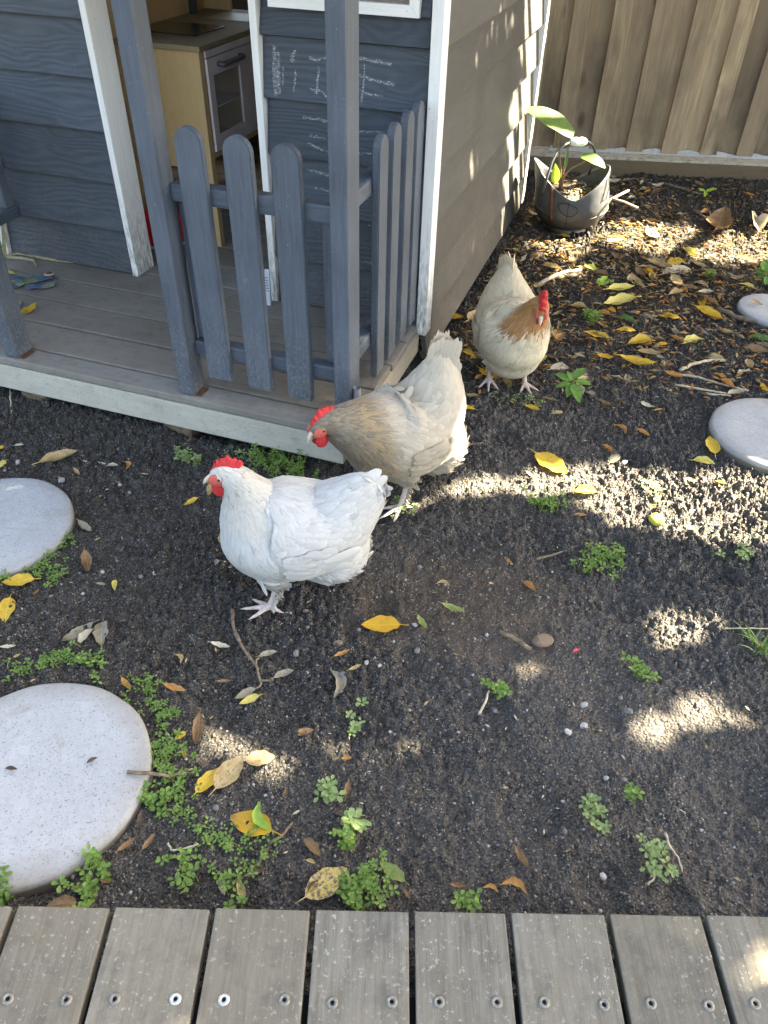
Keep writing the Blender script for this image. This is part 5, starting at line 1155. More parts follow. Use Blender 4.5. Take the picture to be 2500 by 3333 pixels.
# leaves by the buff hen and in the litter
BIG = [(580, 1045, 420, 1000, 0, 'yellow', 'yellow leaf with a long stalk near the leafy weed'), (580, 740, 742, 715, 3, 'lemon', 'upper of two parallel lemon leaves right of the buff hen'), (745, 792, 553, 835, 3, 'lemon', 'lower of two parallel lemon leaves right of the buff hen'),
       (575, 850, 628, 872, 4, 'gold', 'small golden scrap under the two parallel lemon leaves'), (855, 1070, 712, 1098, 8, 'yellow', 'bright yellow leaf folded lengthwise on the dark soil'), (640, 985, 758, 990, 2, 'yellow', 'yellow tan leaf between the green scrap and the dark soil'),
       (660, 1200, 885, 1247, 6, 'yellow', 'long twisted yellow leaf below the folded yellow leaf'), (780, 1140, 928, 1160, 1, 'tan', 'tan yellow leaf below the folded yellow leaf'), (920, 890, 1062, 900, 2, 'yellow', 'yellow leaf in the middle of the leaf litter'),
       (1170, 850, 1335, 925, 3, 'yellow', 'bent yellow leaf left of the small far stepping stone'), (1090, 1080, 1220, 1058, 7, 'lemon', 'ragged pale yellow leaf strip in the litter'), (910, 1092, 975, 1080, 2, 'gold', 'little golden leaf beside the folded yellow leaf'),
       (520, 688, 612, 630, 0, 'green', 'shiny green leaf right of the buff hen tail'), (420, 570, 495, 602, 4, 'olive', 'curled olive leaf right of the sunlit twig'), (650, 900, 765, 948, 7, 'plant', 'torn dark green leaf in the litter'),
       (830, 535, 992, 585, 1, 'tan', 'broad tan leaf at the edge of the sunny back strip'), (960, 600, 1135, 568, 2, 'pale', 'broad pale leaf under the yellow leaf near the sunny back strip'), (995, 545, 1090, 500, 2, 'yellow', 'yellow leaf resting on the broad pale leaf'), (1085, 445, 1162, 492, 4, 'lemon', 'greenish cream leaf folded at the sunny back strip'),
       (720, 640, 812, 702, 5, 'tan', 'crumpled brown leaf in the middle of the litter'), (768, 580, 822, 632, 5, 'brown', 'small crumpled brown leaf above the crumpled tan one'), (1005, 640, 1075, 700, 5, 'tan', 'curled tan leaf with a hollow right of the crumpled ones'), (1062, 698, 1192, 712, 1, 'brown', 'long brown leaf right of the curled tan one'),
       (1465, 672, 1558, 700, 2, 'lemon', 'pale yellow leaf above the small far stepping stone'), (1190, 742, 1285, 740, 3, 'pale', 'small cream leaf left of the small far stepping stone'), (230, 345, 318, 362, 2, 'gold', 'golden leaf at the foot of the scuttle'), (600, 352, 702, 372, 2, 'gold', 'golden leaf at the left end of the sunny back strip'), (578, 408, 668, 395, 3, 'tan', 'tan leaf in the sunny back strip below the golden one'),
       (800, 1490, 888, 1518, 5, 'pale', 'bone white torn leaf on dark soil right of the leafy weed'), (200, 1552, 272, 1545, 2, 'tan', 'tan leaf at the foot of the leafy weed'), (22, 1510, 115, 1540, 3, 'yellow', 'yellow leaf on the soil below the buff hen foot'), (615, 1640, 692, 1692, 'c', 'orange', 'curled orange leaf on bare soil below the leafy weed'),
       (775, 1665, 852, 1710, 3, 'orange', 'orange leaf on bare soil beside the curled one'), (540, 1785, 608, 1815, 3, 'orange', 'short orange leaf above the sunny strip'), (1295, 1825, 1262, 1720, 0, 'yellow', 'yellow leaf propped against the speckled stepping stone'), (1540, 1050, 1680, 1095, 7, 'plant', 'torn green leaf below the small far stepping stone'),
       (1320, 1000, 1425, 1022, 3, 'tan', 'tan leaf left of the torn green leaf'), (1282, 1285, 1350, 1340, 'c', 'orange', 'curled orange brown leaf above the speckled stepping stone'), (1600, 1385, 1640, 1430, 5, 'gold', 'golden scrap above the speckled stepping stone'), (1385, 1430, 1490, 1408, 3, 'grey', 'grey green leaf on the twigs above the speckled stepping stone'),
       (845, 320, 900, 385, 5, 'pale', 'bleached leaf standing in the sunny back strip'), (1300, 340, 1345, 230, 5, 'brown', 'large curled brown leaf standing at the end of the sunny back strip'), (1575, 250, 1590, 350, 8, 'pale', 'upright bleached leaf in the sunny back strip'), (1235, 520, 1300, 495, 5, 'pale', 'pale leaf at the lower edge of the sunny back strip'), (1150, 540, 1240, 565, 3, 'tan', 'tan leaf below the sunny back strip'),
       (1500, 545, 1600, 530, 2, 'brown', 'brown leaf beside the nettle like weed'), (1550, 790, 1620, 815, 5, 'tan', None)]
for x0, y0, x1, y1, k, m_, lb in BIG:
    if lb is None: continue
    leafs(c7, x0, y0, x1, y1, k, m_, lb, grow=1.12)
leafs(c7, 1545, 785, 1625, 818, 5, 'tan', 'curled dead leaf lying on the small far stepping stone', z=.030)
for x0, y0, x1, y1, k, m_, lb in [(0, 945, 222, 925, 'b', 'gold', 'clean golden leaf beside the playhouse wall and the buff hen'), (270, 1015, 475, 870, 3, 'tan', 'long tan leaf pointing at the buff hen wing'), (415, 1560, 645, 1690, 'b', 'yellow', 'yellow leaf under the raised foot of the buff hen'), (180, 1320, 352, 1395, 2, 'yellow', 'yellow leaf between the two hens near the playhouse'),
                                 (290, 1460, 445, 1420, 3, 'tan', 'pale tan leaf between the two hens'), (1180, 1390, 1352, 1440, 2, 'dark', 'dark dead leaf beneath the buff hen breast'), (1055, 1530, 1205, 1450, 6, 'lemon', 'thin lemon leaf beneath the buff hen'), (1290, 1190, 1360, 1090, 2, 'tan', 'tan leaf peeking out beside the buff hen breast')]:
    leafs(cR7, x0, y0, x1, y1, k, m_, lb, grow=1.05)
for x0, y0, x1, y1, k, m_, lb in [(340, 50, 275, 35, 0, 'yellow', 'small yellow leaf beside the grey brown hen tail'), (1315, 285, 1415, 305, 4, 'lemon', 'lemon leaf at the top of the sunny strip below the speckled stone'), (945, 290, 990, 255, 2, 'grey', 'grey leaf lying beside a grey pebble above the sunny strip'), (915, 225, 962, 245, 3, 'orange', None), (965, 118, 1012, 160, 'c', 'orange', None), (1280, 365, 1340, 375, 3, 'tan', None), (1420, 378, 1468, 388, 3, 'yellow', None),
                                 (1110, 490, 1152, 505, 3, 'orange', None), (1270, 595, 1332, 612, 1, 'tan', 'tan leaf at the lower edge of the sunny strip'), (785, 528, 842, 530, 3, 'orange', None), (568, 335, 612, 358, 6, 'pale', None), (470, 730, 508, 757, 6, 'orange', None), (165, 835, 228, 850, 'c', 'tan', None), (555, 828, 608, 872, 4, 'orange', None), (190, 935, 295, 975, 6, 'olive', 'husk like olive leaf on the damp brown soil'), (80, 985, 125, 1048, 6, 'olive', 'thin olive leaf beside the golden yellow leaf'),
                                 (575, 118, 530, 1160, 6, 'pale', None)]:
    if y1 > 1100 and y0 < 200: continue
    leafs(cA, x0, y0, x1, y1, k, m_, lb)
for x0, y0, x1, y1, k, m_ in [(665, 285, 715, 348, 6, 'orange'), (890, 312, 1010, 352, 6, 'orange'), (1175, 290, 1250, 285, 6, 'brown'), (1085, 470, 1060, 640, 6, 'brown'), (640, 1210, 745, 1130, 6, 'brown'), (775, 1200, 845, 1110, 6, 'brown'), (755, 1090, 770, 980, 6, 'dark'), (400, 1420, 465, 1365, 6, 'brown'), (545, 1360, 605, 1375, 6, 'brown'), (1290, 1360, 1325, 1490, 6, 'tan'), (1410, 1255, 1460, 1180, 6, 'brown'), (1320, 1345, 1440, 1300, 6, 'dark'), (1190, 1340, 1215, 1440, 7, 'grey'), (1620, 985, 1580, 1005, 3, 'pale'), (1530, 915, 1550, 865, 6, 'brown'), (945, 140, 975, 195, 'c', 'tan'), (1140, 85, 1245, 105, 6, 'pale'), (80, 165, 118, 145, 5, 'tan'), (1610, 580, 1659, 560, 5, 'brown'), (990, 660, 1005, 705, 8, 'gold')]:
    leafs(cL, x0, y0, x1, y1, k, m_)
for x0, y0, x1, y1, k, m_ in [(370, 185, 465, 145, 6, 'orange'), (460, 298, 540, 262, 6, 'tan'), (345, 265, 355, 450, 'c', 'grey'), (135, 660, 240, 650, 5, 'brown'), (412, 830, 482, 822, 3, 'orange'), (440, 1085, 462, 965, 6, 'brown'), (510, 1225, 548, 1178, 6, 'brown'), (175, 1330, 285, 1450, 7, 'brown'), (190, 1470, 250, 1490, 4, 'tan'), (200, 1680, 270, 1600, 8, 'dark'), (1510, 1390, 1600, 1530, 6, 'brown'), (1100, 1630, 1215, 1640, 6, 'brown'), (805, 1650, 855, 1725, 6, 'brown'), (630, 1720, 715, 1690, 6, 'tan'), (940, 490, 965, 460, 3, 'tan')]:
    leafs(cM, x0, y0, x1, y1, k, m_)
for x0, y0, x1, y1, k, m_ in [(160, 45, 260, 30, 3, 'pale'), (865, 200, 955, 225, 6, 'pale'), (1020, 205, 1105, 225, 6, 'pale'), (1115, 252, 1230, 252, 8, 'pale'), (775, 285, 835, 350, 6, 'tan'), (1195, 400, 1260, 415, 6, 'brown'), (980, 995, 1040, 965, 3, 'olive'), (885, 1130, 930, 1355, 6, 'brown'), (1000, 1455, 1100, 1465, 3, 'grey'), (1195, 1420, 1190, 1530, 8, 'lemon'), (360, 1580, 430, 1520, 6, 'brown'), (1460, 340, 1545, 345, 6, 'tan'), (1085, 470, 1125, 465, 8, 'lemon'), (1000, 545, 1055, 530, 2, 'tan'), (10, 2105, 180, 2085, 6, 'pale'), (820, 815, 960, 935, 6, 'grey')]:
    leafs(c6_, x0, y0, x1, y1, k, m_)
leafs(c4, 250, 590, 400, 490, 5, 'yellow', 'broken yellow leaf on the porch boards behind the cut off post', z=ZP + .004, grow=1.1)
leafs(c4, 75, 115, 160, 150, 5, 'lemon', 'pale yellow leaf under the painted paper toy on the porch', z=ZP + .004)
# random litter : individually lying leaves between fence and buff hen
def inlitter():
    while True:
        x, y = random.uniform(.15, 2.2), random.uniform(2.0, 4.28)
        q = toH((x, y, 0))
        if q[0] < .07: continue
        dens = min(1, (y - 1.95) / .5) * (0.35 if (x > 1.35 and y > 3.45) else 1.0)
        if any((x - c[0]) ** 2 + (y - c[1]) ** 2 < (r_ + .02) ** 2 for c, r_ in ST): continue
        if (x - sc0[0]) ** 2 + (y - sc0[1]) ** 2 < .03: continue
        if random.random() < dens: return x, y
for i in range(220):
    x, y = inlitter(); L = random.uniform(.03, .075); a = random.uniform(0, 6.28)
    leaf((x, y, 0), (x + L * math.cos(a), y + L * math.sin(a), 0), LS[random.choice((1, 3, 4, 5, 6, 7, 8, 9))], random.choices(('brown', 'tan', 'dark', 'orange', 'grey', 'pale', 'gold'), (5, 6, 2, 3, 2, 2, 1))[0],
         'small brown dead leaf in the litter between fence and buff hen', 'leaf litter between fence and hens', tilt=random.uniform(-.5, .5))
# fine litter, uncountable
def scraps(n, place, lo, hi, name, label, mats, seed):
    rr = random.Random(seed); m = {k: MB() for k in mats}
    for i in range(n):
        x, y, z = place(rr); L = rr.uniform(lo, hi); a = rr.uniform(0, 6.28); w = L * rr.uniform(.12, .4); t = rr.uniform(-.5, .5); c = rr.uniform(0, .35)
        d = np.array([math.cos(a), math.sin(a), 0]); s = np.array([-math.sin(a) * math.cos(t), math.cos(a) * math.cos(t), math.sin(t)]); p = np.array([x, y, z])
        V = [p - d * L / 2, p - s * w / 2 + [0, 0, L * c * .5], p + s * w / 2 + [0, 0, L * c * .4], p + d * L / 2 + [0, 0, L * c * rr.uniform(-.2, .9)]]
        m[rr.choice(mats)].add(V, [(0, 1, 2), (1, 3, 2)])
    V = []; F = []; MI = []
    me = bpy.data.meshes.new(name); k0 = 0
    for i, k in enumerate(mats):
        V += m[k].v; F += [tuple(j + k0 for j in f) for f in m[k].f]; MI += [i] * len(m[k].f); k0 += len(m[k].v); me.materials.append(LM[k])
    me.from_pydata(V, [], F); me.polygons.foreach_set('material_index', MI); me.update()
    return tag(ob(name, me), label, 'leaf litter', None, 'stuff')
def pl_lit(rr):
    x, y = inlitter(); return x, y, max(gz(x, y), 0) + .004
scraps(8000, pl_lit, .012, .042, 'leaf_litter', 'fine brown leaf litter covering the soil towards the fence', ['brown', 'tan', 'brown', 'dark', 'orange', 'grey', 'tan'], 5)
def pl_bare(rr):
    while True:
        x, y = rr.uniform(-1.2, 1.6), rr.uniform(.52, 2.3); q = toH((x, y, 0))
        if q[1] > -.03 and q[0] < .05: continue
        return x, y, max(gz(x, y), 0) + .003
scraps(650, pl_bare, .006, .016, 'soil_scraps', 'tiny plant scraps strewn over the dark soil', ['brown', 'tan', 'pale', 'dark'], 6)
def pl_pot(rr):
    a = rr.uniform(0, 6.28); q = math.sqrt(rr.random()); x, y, _ = sc_pt(a, .62, .012); c, s = math.cos(math.radians(-6)), math.sin(math.radians(-6)); x *= q; y *= q
    return sc0[0] + c * x - s * y, sc0[1] + s * x + c * y, .160 + rr.uniform(0, .006)
scraps(260, pl_pot, .012, .034, 'bark_chips', 'orange bark chips and dead leaves filling the scuttle', ['orange', 'tan', 'brown', 'pale'], 8)
for o_ in list(bpy.data.objects):
    pass

# ================================================================== twigs
def twig(label, pts, r0, r1, mat=M_TWIG, c=cS, branches=(), lift=.004, zs=None, zoff=0):
    P = []
    for i, p in enumerate(pts):
        q = G(*c(*p), zoff); P.append(np.array([q[0], q[1], max(gz(q[0], q[1]), 0) + lift if zs is None else zs[i]]))
    mb = MB(); org = P[0].copy()
    def sub(P):
        out = []
        for i in range(len(P) - 1):
            for k in range(3): out.append(P[i] * (1 - k / 3) + P[i + 1] * k / 3 + np.array([random.uniform(-1, 1), random.uniform(-1, 1), random.uniform(-.5, .5)]) * r0 * .5 * (k > 0))
        return out + [P[-1]]
    Q = sub(P); mb.tube([q - org for q in Q], list(np.linspace(r0, r1, len(Q))), 7)
    for b in branches:
        B = [np.array([*G(*c(*p), zoff)[:2], 0]) for p in b]; B = [np.array([q[0], q[1], max(gz(q[0], q[1]), 0) + lift + .003]) for q in B] if zs is None else [np.array([*G(*c(p[0], p[1]), p[2])]) for p in b]
        Q = sub(B); mb.tube([q - org for q in Q], list(np.linspace(r0 * .7, r1 * .8, len(Q))), 6)
    o = ob('twig', mb.mesh('twig', mat, True), None, tuple(org)); return tag(o, label, 'twig', 'twigs lying on the soil')
twig('straight brown twig beside the bright green clump', [(615, 725), (720, 695), (840, 650)], .0034, .002, M_TWIG, cA)
twig('short broken stick beside the half buried brown stone', [(450, 1050), (520, 1085), (590, 1132)], .005, .005, M_TWIG, cA)
twig('thin straw coloured stalk at the edge by the grass tuft', [(1455, 1040), (1550, 1042), (1660, 1036)], .002, .0012, M_TWIGPALE, cA)
twig('dark twig resting on the rim of the big stepping stone', [(695, 785), (850, 796), (930, 780), (1040, 738)], .0038, .002, M_TWIG, cL, zs=[.031, .030, .014, .012], zoff=.02)
twig('forked dark twig with dead leaves below the white hen', [(1265, 0), (1330, 130), (1392, 215), (1412, 298), (1370, 335)], .0038, .002, M_TWIG, cL, [[(1385, 200), (1390, 170), (1410, 150)], [(1412, 285), (1480, 280)]])
twig('curved stick on the soil below the white hen foot', [(345, 1300), (352, 1410), (392, 1525)], .0045, .003, M_TWIG, c5_)
twig('thick fallen branch in front of the small far stepping stone', [(1318, 852), (1420, 905), (1540, 935), (1680, 962)], .011, .008, M_TWIG, c7, lift=.008)
twig('long thin twig above the speckled stepping stone', [(1000, 1280), (1190, 1310), (1320, 1350), (1525, 1402)], .0045, .003, M_TWIGPALE, c7)
twig('grey twig running into the speckled stepping stone', [(1028, 1360), (1200, 1390), (1375, 1420)], .0045, .0035, M_TWIGPALE, c7)
twig('short twig just above the speckled stepping stone rim', [(1222, 1416), (1310, 1428), (1405, 1434)], .004, .003, M_TWIGPALE, c7)
twig('bent pale twig in the middle of the litter', [(1060, 1270), (1130, 1225), (1230, 1200), (1365, 1196)], .006, .005, M_TWIGPALE, c7)
twig('sunlit knobbly twig right of the buff hen tail', [(105, 692), (200, 650), (270, 610), (395, 588)], .008, .006, M_TWIGPALE, c7, lift=.008)
twig('brown branch lying towards the fence right of the scuttle', [(960, 8), (1080, 40), (1195, 85)], .008, .006, M_TWIG, c7, lift=.008)
twig('short twig below the brown branch near the fence', [(800, 130), (860, 180), (928, 232)], .005, .004, M_TWIG, c7)
twig('forked twig reaching into the sunny back strip', [(1150, 190), (1250, 240), (1322, 312)], .006, .005, M_TWIG, c7, [[(1250, 195), (1275, 240), (1300, 290)]])
twig('thin root like twig pointing away from the grey brown hen', [(1372, 1070), (1480, 1022), (1585, 1010)], .0035, .002, M_TWIG, cz(950, 1050, .3918))
twig('bare root poking out under the porch fascia', [(1155, 1268), (1152, 1335), (1105, 1400)], .0045, .003, M_TWIG, cz(0, 700, .5425))
twig('thin dry stalk at the picture edge under the porch', [(65, 1050), (68, 1120), (72, 1195)], .003, .002, M_TWIGPALE, cz(0, 700, .5425))
twig('small stick beside the clover dots in the foreground', [(1285, 545), (1325, 470), (1350, 395)], .003, .002, M_TWIGPALE, cM)
twig('thin twig next to the golden leaf near the green curl', [(1450, 1165), (1540, 1100), (1580, 1045)], .003, .0018, M_TWIG, cL)
twig('curved rootlet on the soil under the clover', [(910, 1160), (925, 1195), (990, 1195), (1075, 1165)], .002, .0015, M_TWIGPALE, cL)
twig('thin twig beside the sparse weed on the open soil', [(1000, 1590), (1030, 1680), (1085, 1745), (1110, 1840)], .0026, .0015, M_TWIGPALE, cB, [[(890, 1925), (930, 1880), (925, 1820)]])
# bleached branch leaning on the scuttle
a_ = [atY(*c7(*p), SCY - dy) for p, dy in (((470, 335), .16), ((520, 200), .15), ((600, 100), .13), ((720, 40), .10))]; b_ = [atY(*c7(*p), SCY - dy) for p, dy in (((605, 97), .13), ((690, 120), .14), ((780, 160), .15))]
mb = MB(); mb.tube([p - a_[0] for p in a_], [.0055, .006, .0055, .004], 8); mb.tube([p - a_[0] for p in b_], [.005, .0045, .0055], 8)
tag(ob('twig', mb.mesh('twig', M_TWIGPALE, True), None, tuple(a_[0])), 'bleached forked branch leaning beside the scuttle', 'twig', 'twigs lying on the soil')
# straw on the porch
for k, (lb, pts) in enumerate((('dry straw blade along the playhouse wall foot on the porch', [(20, 250), (150, 225), (300, 250), (420, 285)]), ('longer straw bundle blade beside the wall on the porch', [(110, 232), (260, 262), (380, 280), (480, 290)]), ('short straw curl at the porch corner', [(40, 255), (130, 262), (200, 275), (216, 305)]))):
    P = [G(*cz(0, 700, .5425)(*p), ZP + .004) for p in pts]; m = MB(); m.tube([p - P[0] for p in P], [.0022, .0026, .0024, .001], 5); m.tube([p - P[0] + [0, .006, .002] for p in P], [.0018, .002, .0022, .001], 5)
    tag(ob('straw', m.mesh('straw', LM['straw']), None, tuple(P[0])), lb, 'straw', 'straw on the porch floor')

# ================================================================== weeds
def weed(label, c, pts, n, height=.03, leafsize=.007, spread=.02, mat='clover', tall=False, cat_='weed', zb=None):
    """low weed: stems with small leaflets growing around a line of ground points"""
    P = [G(*c(*p)) for p in pts]; org = P[0].copy(); V = []; F = []; SV = MB()
    for i in range(n):
        if len(P) > 1: t = random.random() * (len(P) - 1); k = min(int(t), len(P) - 2); b = P[k] * (1 - t + k) + P[k + 1] * (t - k)
        else: b = P[0]
        b = b + np.array([random.gauss(0, spread), random.gauss(0, spread), 0]); g0 = max(gz(b[0], b[1]), -.002); h = height * random.uniform(.35, 1.1)
        tip = b + np.array([random.gauss(0, .45) * h, random.gauss(0, .45) * h, 0]); tip[2] = g0 + h; b[2] = g0 - .003
        nl = random.choice((3, 3, 4, 5)); levels = 1 if not tall else random.choice((3, 4))
        if h > .012: SV.tube([b - org, (b + tip) / 2 - org + [0, 0, h * .12], tip - org], [.0011, .0009, .0007], 4, False)
        for lv in range(levels):
            q = tip * (1 - lv / levels) + b * (lv / levels); a0 = random.uniform(0, 6.28); ls = leafsize * random.uniform(.7, 1.25)
            for m_ in range(nl):
                a = a0 + m_ * 6.283 / nl + random.uniform(-.25, .25); el = random.uniform(-.2, .5); d = np.array([math.cos(a) * math.cos(el), math.sin(a) * math.cos(el), math.sin(el)]); s = np.array([-math.sin(a), math.cos(a), random.uniform(-.3, .3)]); o_ = q - org + d * ls * .12; k0 = len(V)
                up = np.array([0, 0, ls * .12]); V.extend([o_, o_ + d * ls * .5 + s * ls * .34 + up, o_ + d * ls * .95 + s * ls * .26, o_ + d * ls * 1.05, o_ + d * ls * .95 - s * ls * .26, o_ + d * ls * .5 - s * ls * .34 + up]); F.extend([(k0, k0 + 1, k0 + 2, k0 + 3), (k0, k0 + 3, k0 + 4, k0 + 5)])
    m = MB(); m.add(V, F); root = empty('weed', tuple(org)); tag(root, label, cat_, 'weeds growing in the soil'); tag(ob('foliage', m.mesh('foliage', LM[mat]), root), kind='stuff')
    if SV.v: tag(ob('stems', SV.mesh('stems', LM['olive']), root), kind='stuff')
    return root
weed('dense bright green clump growing against the porch corner', c5_, [(620, 330), (680, 200), (720, 330), (780, 330)], 46, .060, .0085, .034, 'clover', True)
weed('sparse sprawl of weed beside the dense porch clump', c5_, [(350, 200), (460, 220), (520, 260)], 16, .025, .008, .015, 'cloverpale')
weed('small grey green rosette on the soil near the porch root', cz(0, 700, .5425), [(1100, 1480), (1130, 1490)], 8, .03, .012, .010, 'cloverpale', True)
weed('trailing clover strip round the lower rim of the cut off stone', c6_, [(700, 930), (720, 1000), (640, 1080), (500, 1220), (360, 1310), (520, 1370), (640, 1330), (500, 1500)], 80, .015, .0065, .012)
weed('little clover tuft below the cut off stepping stone rim', c6_, [(-40, 1400), (50, 1380), (20, 1450)], 22, .02, .008, .010)
weed('clover band above the big stepping stone', cL, [(0, 270), (100, 235), (220, 215), (330, 165), (420, 170)], 55, .016, .0066, .011)
weed('thin clover patch between the torn leaf and the big stone', cL, [(430, 200), (500, 150), (560, 260)], 24, .02, .008, .014)
weed('clover mat down the side of the big stepping stone', cL, [(765, 250), (800, 330), (860, 420), (900, 500), (890, 620), (860, 740), (960, 640)], 125, .014, .0064, .014)
weed('clover beside the thin twig on the big stone side', cL, [(930, 800), (1000, 800), (900, 880), (960, 950)], 40, .018, .0072, .014)
weed('leafy weed spray pointing away from the big stone', cL, [(770, 900), (840, 950), (880, 1000)], 7, .025, .009, .008, 'clover', True)
weed('low clover under the golden and green leaves', cL, [(950, 970), (1050, 1040), (1120, 1150), (1230, 1110), (1330, 1140), (1420, 1160)], 60, .014, .0066, .015)
weed('clover dots on the dark soil near the deck', cL, [(940, 1220), (1060, 1330), (1050, 1370)], 20, .02, .009, .012)
weed('sparse clover among brown scraps at the deck edge', cL, [(1230, 1340), (1280, 1400), (1220, 1470), (1380, 1260)], 22, .022, .008, .016)
weed('upright light green weed at the deck edge below the big stone', cL, [(510, 1260), (525, 1330), (500, 1400), (490, 1460)], 11, .035, .010, .007, 'clover', True)
weed('light green weed at the picture corner by the deck', cL, [(20, 1380), (30, 1440), (0, 1470)], 10, .035, .010, .009, 'clover', True)
weed('tallest bushy weed growing up beside the deck edge', cM, [(430, 1330), (440, 1430), (480, 1560), (520, 1680), (500, 1740)], 16, .044, .009, .014, 'clover', True)
weed('clover skirt on the shaded side of the tallest weed', cM, [(600, 1480), (640, 1600), (640, 1700), (700, 1580)], 34, .018, .0072, .014)
weed('grey leaved tip of the tallest weed', cM, [(430, 1200), (440, 1260), (480, 1260)], 6, .04, .014, .008, 'cloverpale', True)
weed('three leaved sprig on bare soil in the foreground', cM, [(1410, 380), (1430, 400)], 12, .014, .010, .007)
weed('pale sprig on bare soil near the lowest sun patch', cM, [(500, 510), (490, 640)], 9, .014, .010, .010, 'cloverpale')
weed('faint grey seedling on the foreground soil', cM, [(310, 980), (350, 1020), (280, 1040)], 10, .02, .012, .008, 'cloverpale')
weed('tiny sprout at the deck edge near the crescent leaves', cD, [(345, 120), (350, 135)], 8, .02, .010, .005)
weed('bright green clump in the middle of the open soil', cA, [(890, 690), (820, 770), (870, 760), (940, 730), (990, 740), (930, 830)], 55, .022, .0095, .011)
weed('sparse green runner under the sunny strip', cA, [(560, 450), (640, 470), (720, 505)], 34, .022, .009, .016, 'clover')
weed('yellowish seedling in the sunny strip', cA, [(1100, 390), (1150, 430)], 14, .025, .009, .014, 'cloverpale')
weed('yellowish sprout at the edge below the sunny strip', cA, [(1530, 715), (1560, 690)], 14, .022, .010, .012, 'cloverpale')
weed('short row of sprouts above the twin sun spots', cA, [(1030, 1190), (1070, 1225), (1115, 1260)], 20, .020, .010, .010)
weed('little moss green tuft at the grey brown hen foot', cA, [(0, 490), (20, 500)], 18, .016, .008, .014, 'cloverpale')
weed('tiny pair of seedlings on the open foreground soil', cB, [(800, 1340), (805, 1360)], 8, .014, .010, .006)
weed('thin trailing weed on the open foreground soil', cB, [(510, 1420), (540, 1450), (620, 1590)], 16, .018, .010, .008, 'cloverpale')
weed('small leafy weed with rootlets on the foreground soil', cB, [(880, 1660), (930, 1730), (960, 1800), (1010, 1860)], 30, .016, .009, .009, 'cloverpale')
weed('weed scraps on the soil under the buff hen foot', cR7, [(700, 1900), (900, 1930), (1080, 1960)], 20, .02, .009, .02, 'cloverpale')
weed('little green sprouts beside the buff hen breast', c7, [(450, 870), (460, 930)], 8, .04, .016, .010, 'clover', True)
weed('single ragged green sprout near the small far stone', c7, [(1268, 625)], 5, .03, .016, .008, 'clover', True)
# larger leaved plants: every leaf its own part
def leafy(label, c, base, leaves, h, mat='plant', wd=.42):
    b = G(*c(*base)); b[2] = max(gz(b[0], b[1]), 0); root = empty('leafy_weed', tuple(b)); tag(root, label, 'weed', 'weeds growing in the soil')
    top = np.array([0, 0, h]); m = MB(); m.tube([(0, 0, -.004), (.002, 0, h * .5), top], [.0032, .0026, .002], 6); m.build('stem', LM['olive'], root, True)
    for (x0, y0), (x1, y1), z0, z1 in leaves:
        A = G(*c(x0, y0), b[2] + z0) - b; B = G(*c(x1, y1), b[2] + z1) - b; blade(A, B, np.linalg.norm(B - A) * wd, LM[mat], root, 'leaf', .22, .05, (0, -.25, 1), n=8)
        m = MB(); m.tube([top * .8, A], [.0016, .0014], 5, False); m.build('leaf_stalk', LM['olive'], root, True)
leafy('leafy green weed with broad pointed leaves left of the bone white leaf', c7, (335, 1400), [((325, 1325), (215, 1280), .05, .06), ((345, 1310), (425, 1240), .05, .065), ((355, 1330), (470, 1352), .05, .045), ((348, 1345), (385, 1478), .05, .022), ((330, 1345), (222, 1370), .05, .035), ((335, 1355), (300, 1440), .045, .03), ((340, 1320), (300, 1262), .055, .07)], .05, 'plant', .5)
leafy('broad leaved green weed at the picture edge near the small far stone', c7, (1625, 670), [((1630, 600), (1560, 575), .08, .08), ((1640, 590), (1640, 510), .09, .11), ((1640, 610), (1570, 640), .07, .05), ((1650, 600), (1720, 560), .08, .09), ((1645, 620), (1640, 680), .07, .04), ((1650, 610), (1720, 640), .07, .05)], .09, 'plant', .62)
leafy('small bright seedling with two broad leaves near the fence', c7, (1235, 75), [((1238, 50), (1185, 30), .03, .04), ((1242, 50), (1315, 30), .03, .045), ((1240, 52), (1232, 85), .03, .02)], .03, 'lime', .45)
# grass tuft at the right edge
gt = G(*cA(1625, 1130)); gr = empty('grass_tuft', (gt[0], gt[1], 0)); tag(gr, 'small grass tuft at the picture edge beside a straw stalk', 'grass tuft')
for k in range(26):
    a = random.uniform(0, 6.28); L = random.uniform(.03, .075); b0 = np.array([random.gauss(0, .012), random.gauss(0, .012), 0]); blade(b0, b0 + [math.cos(a) * L * .8, math.sin(a) * L * .8, L * random.uniform(.3, .9)], .004, LM['clover'], gr, 'blade', .3, .12, (0, 0, 1), n=5)
# strappy plant beyond the house corner
lpz = HL(-1.63, 0.70, 0); gr = empty('strappy_plant', tuple(lpz)); tag(gr, 'green strappy plant behind the porch beside the white corner trim', 'plant')
for k in range(30):
    a = random.uniform(0, 6.28); L = random.uniform(.2, .5); b0 = np.array([random.gauss(0, .05), random.gauss(0, .05), 0]); blade(b0, b0 + [math.cos(a) * L * .45, math.sin(a) * L * .45, L * random.uniform(.6, .9)], .018, LM[random.choice(('plant', 'plant', 'straw'))], gr, 'blade', .3, .10, (math.cos(a), math.sin(a), .5), n=6)

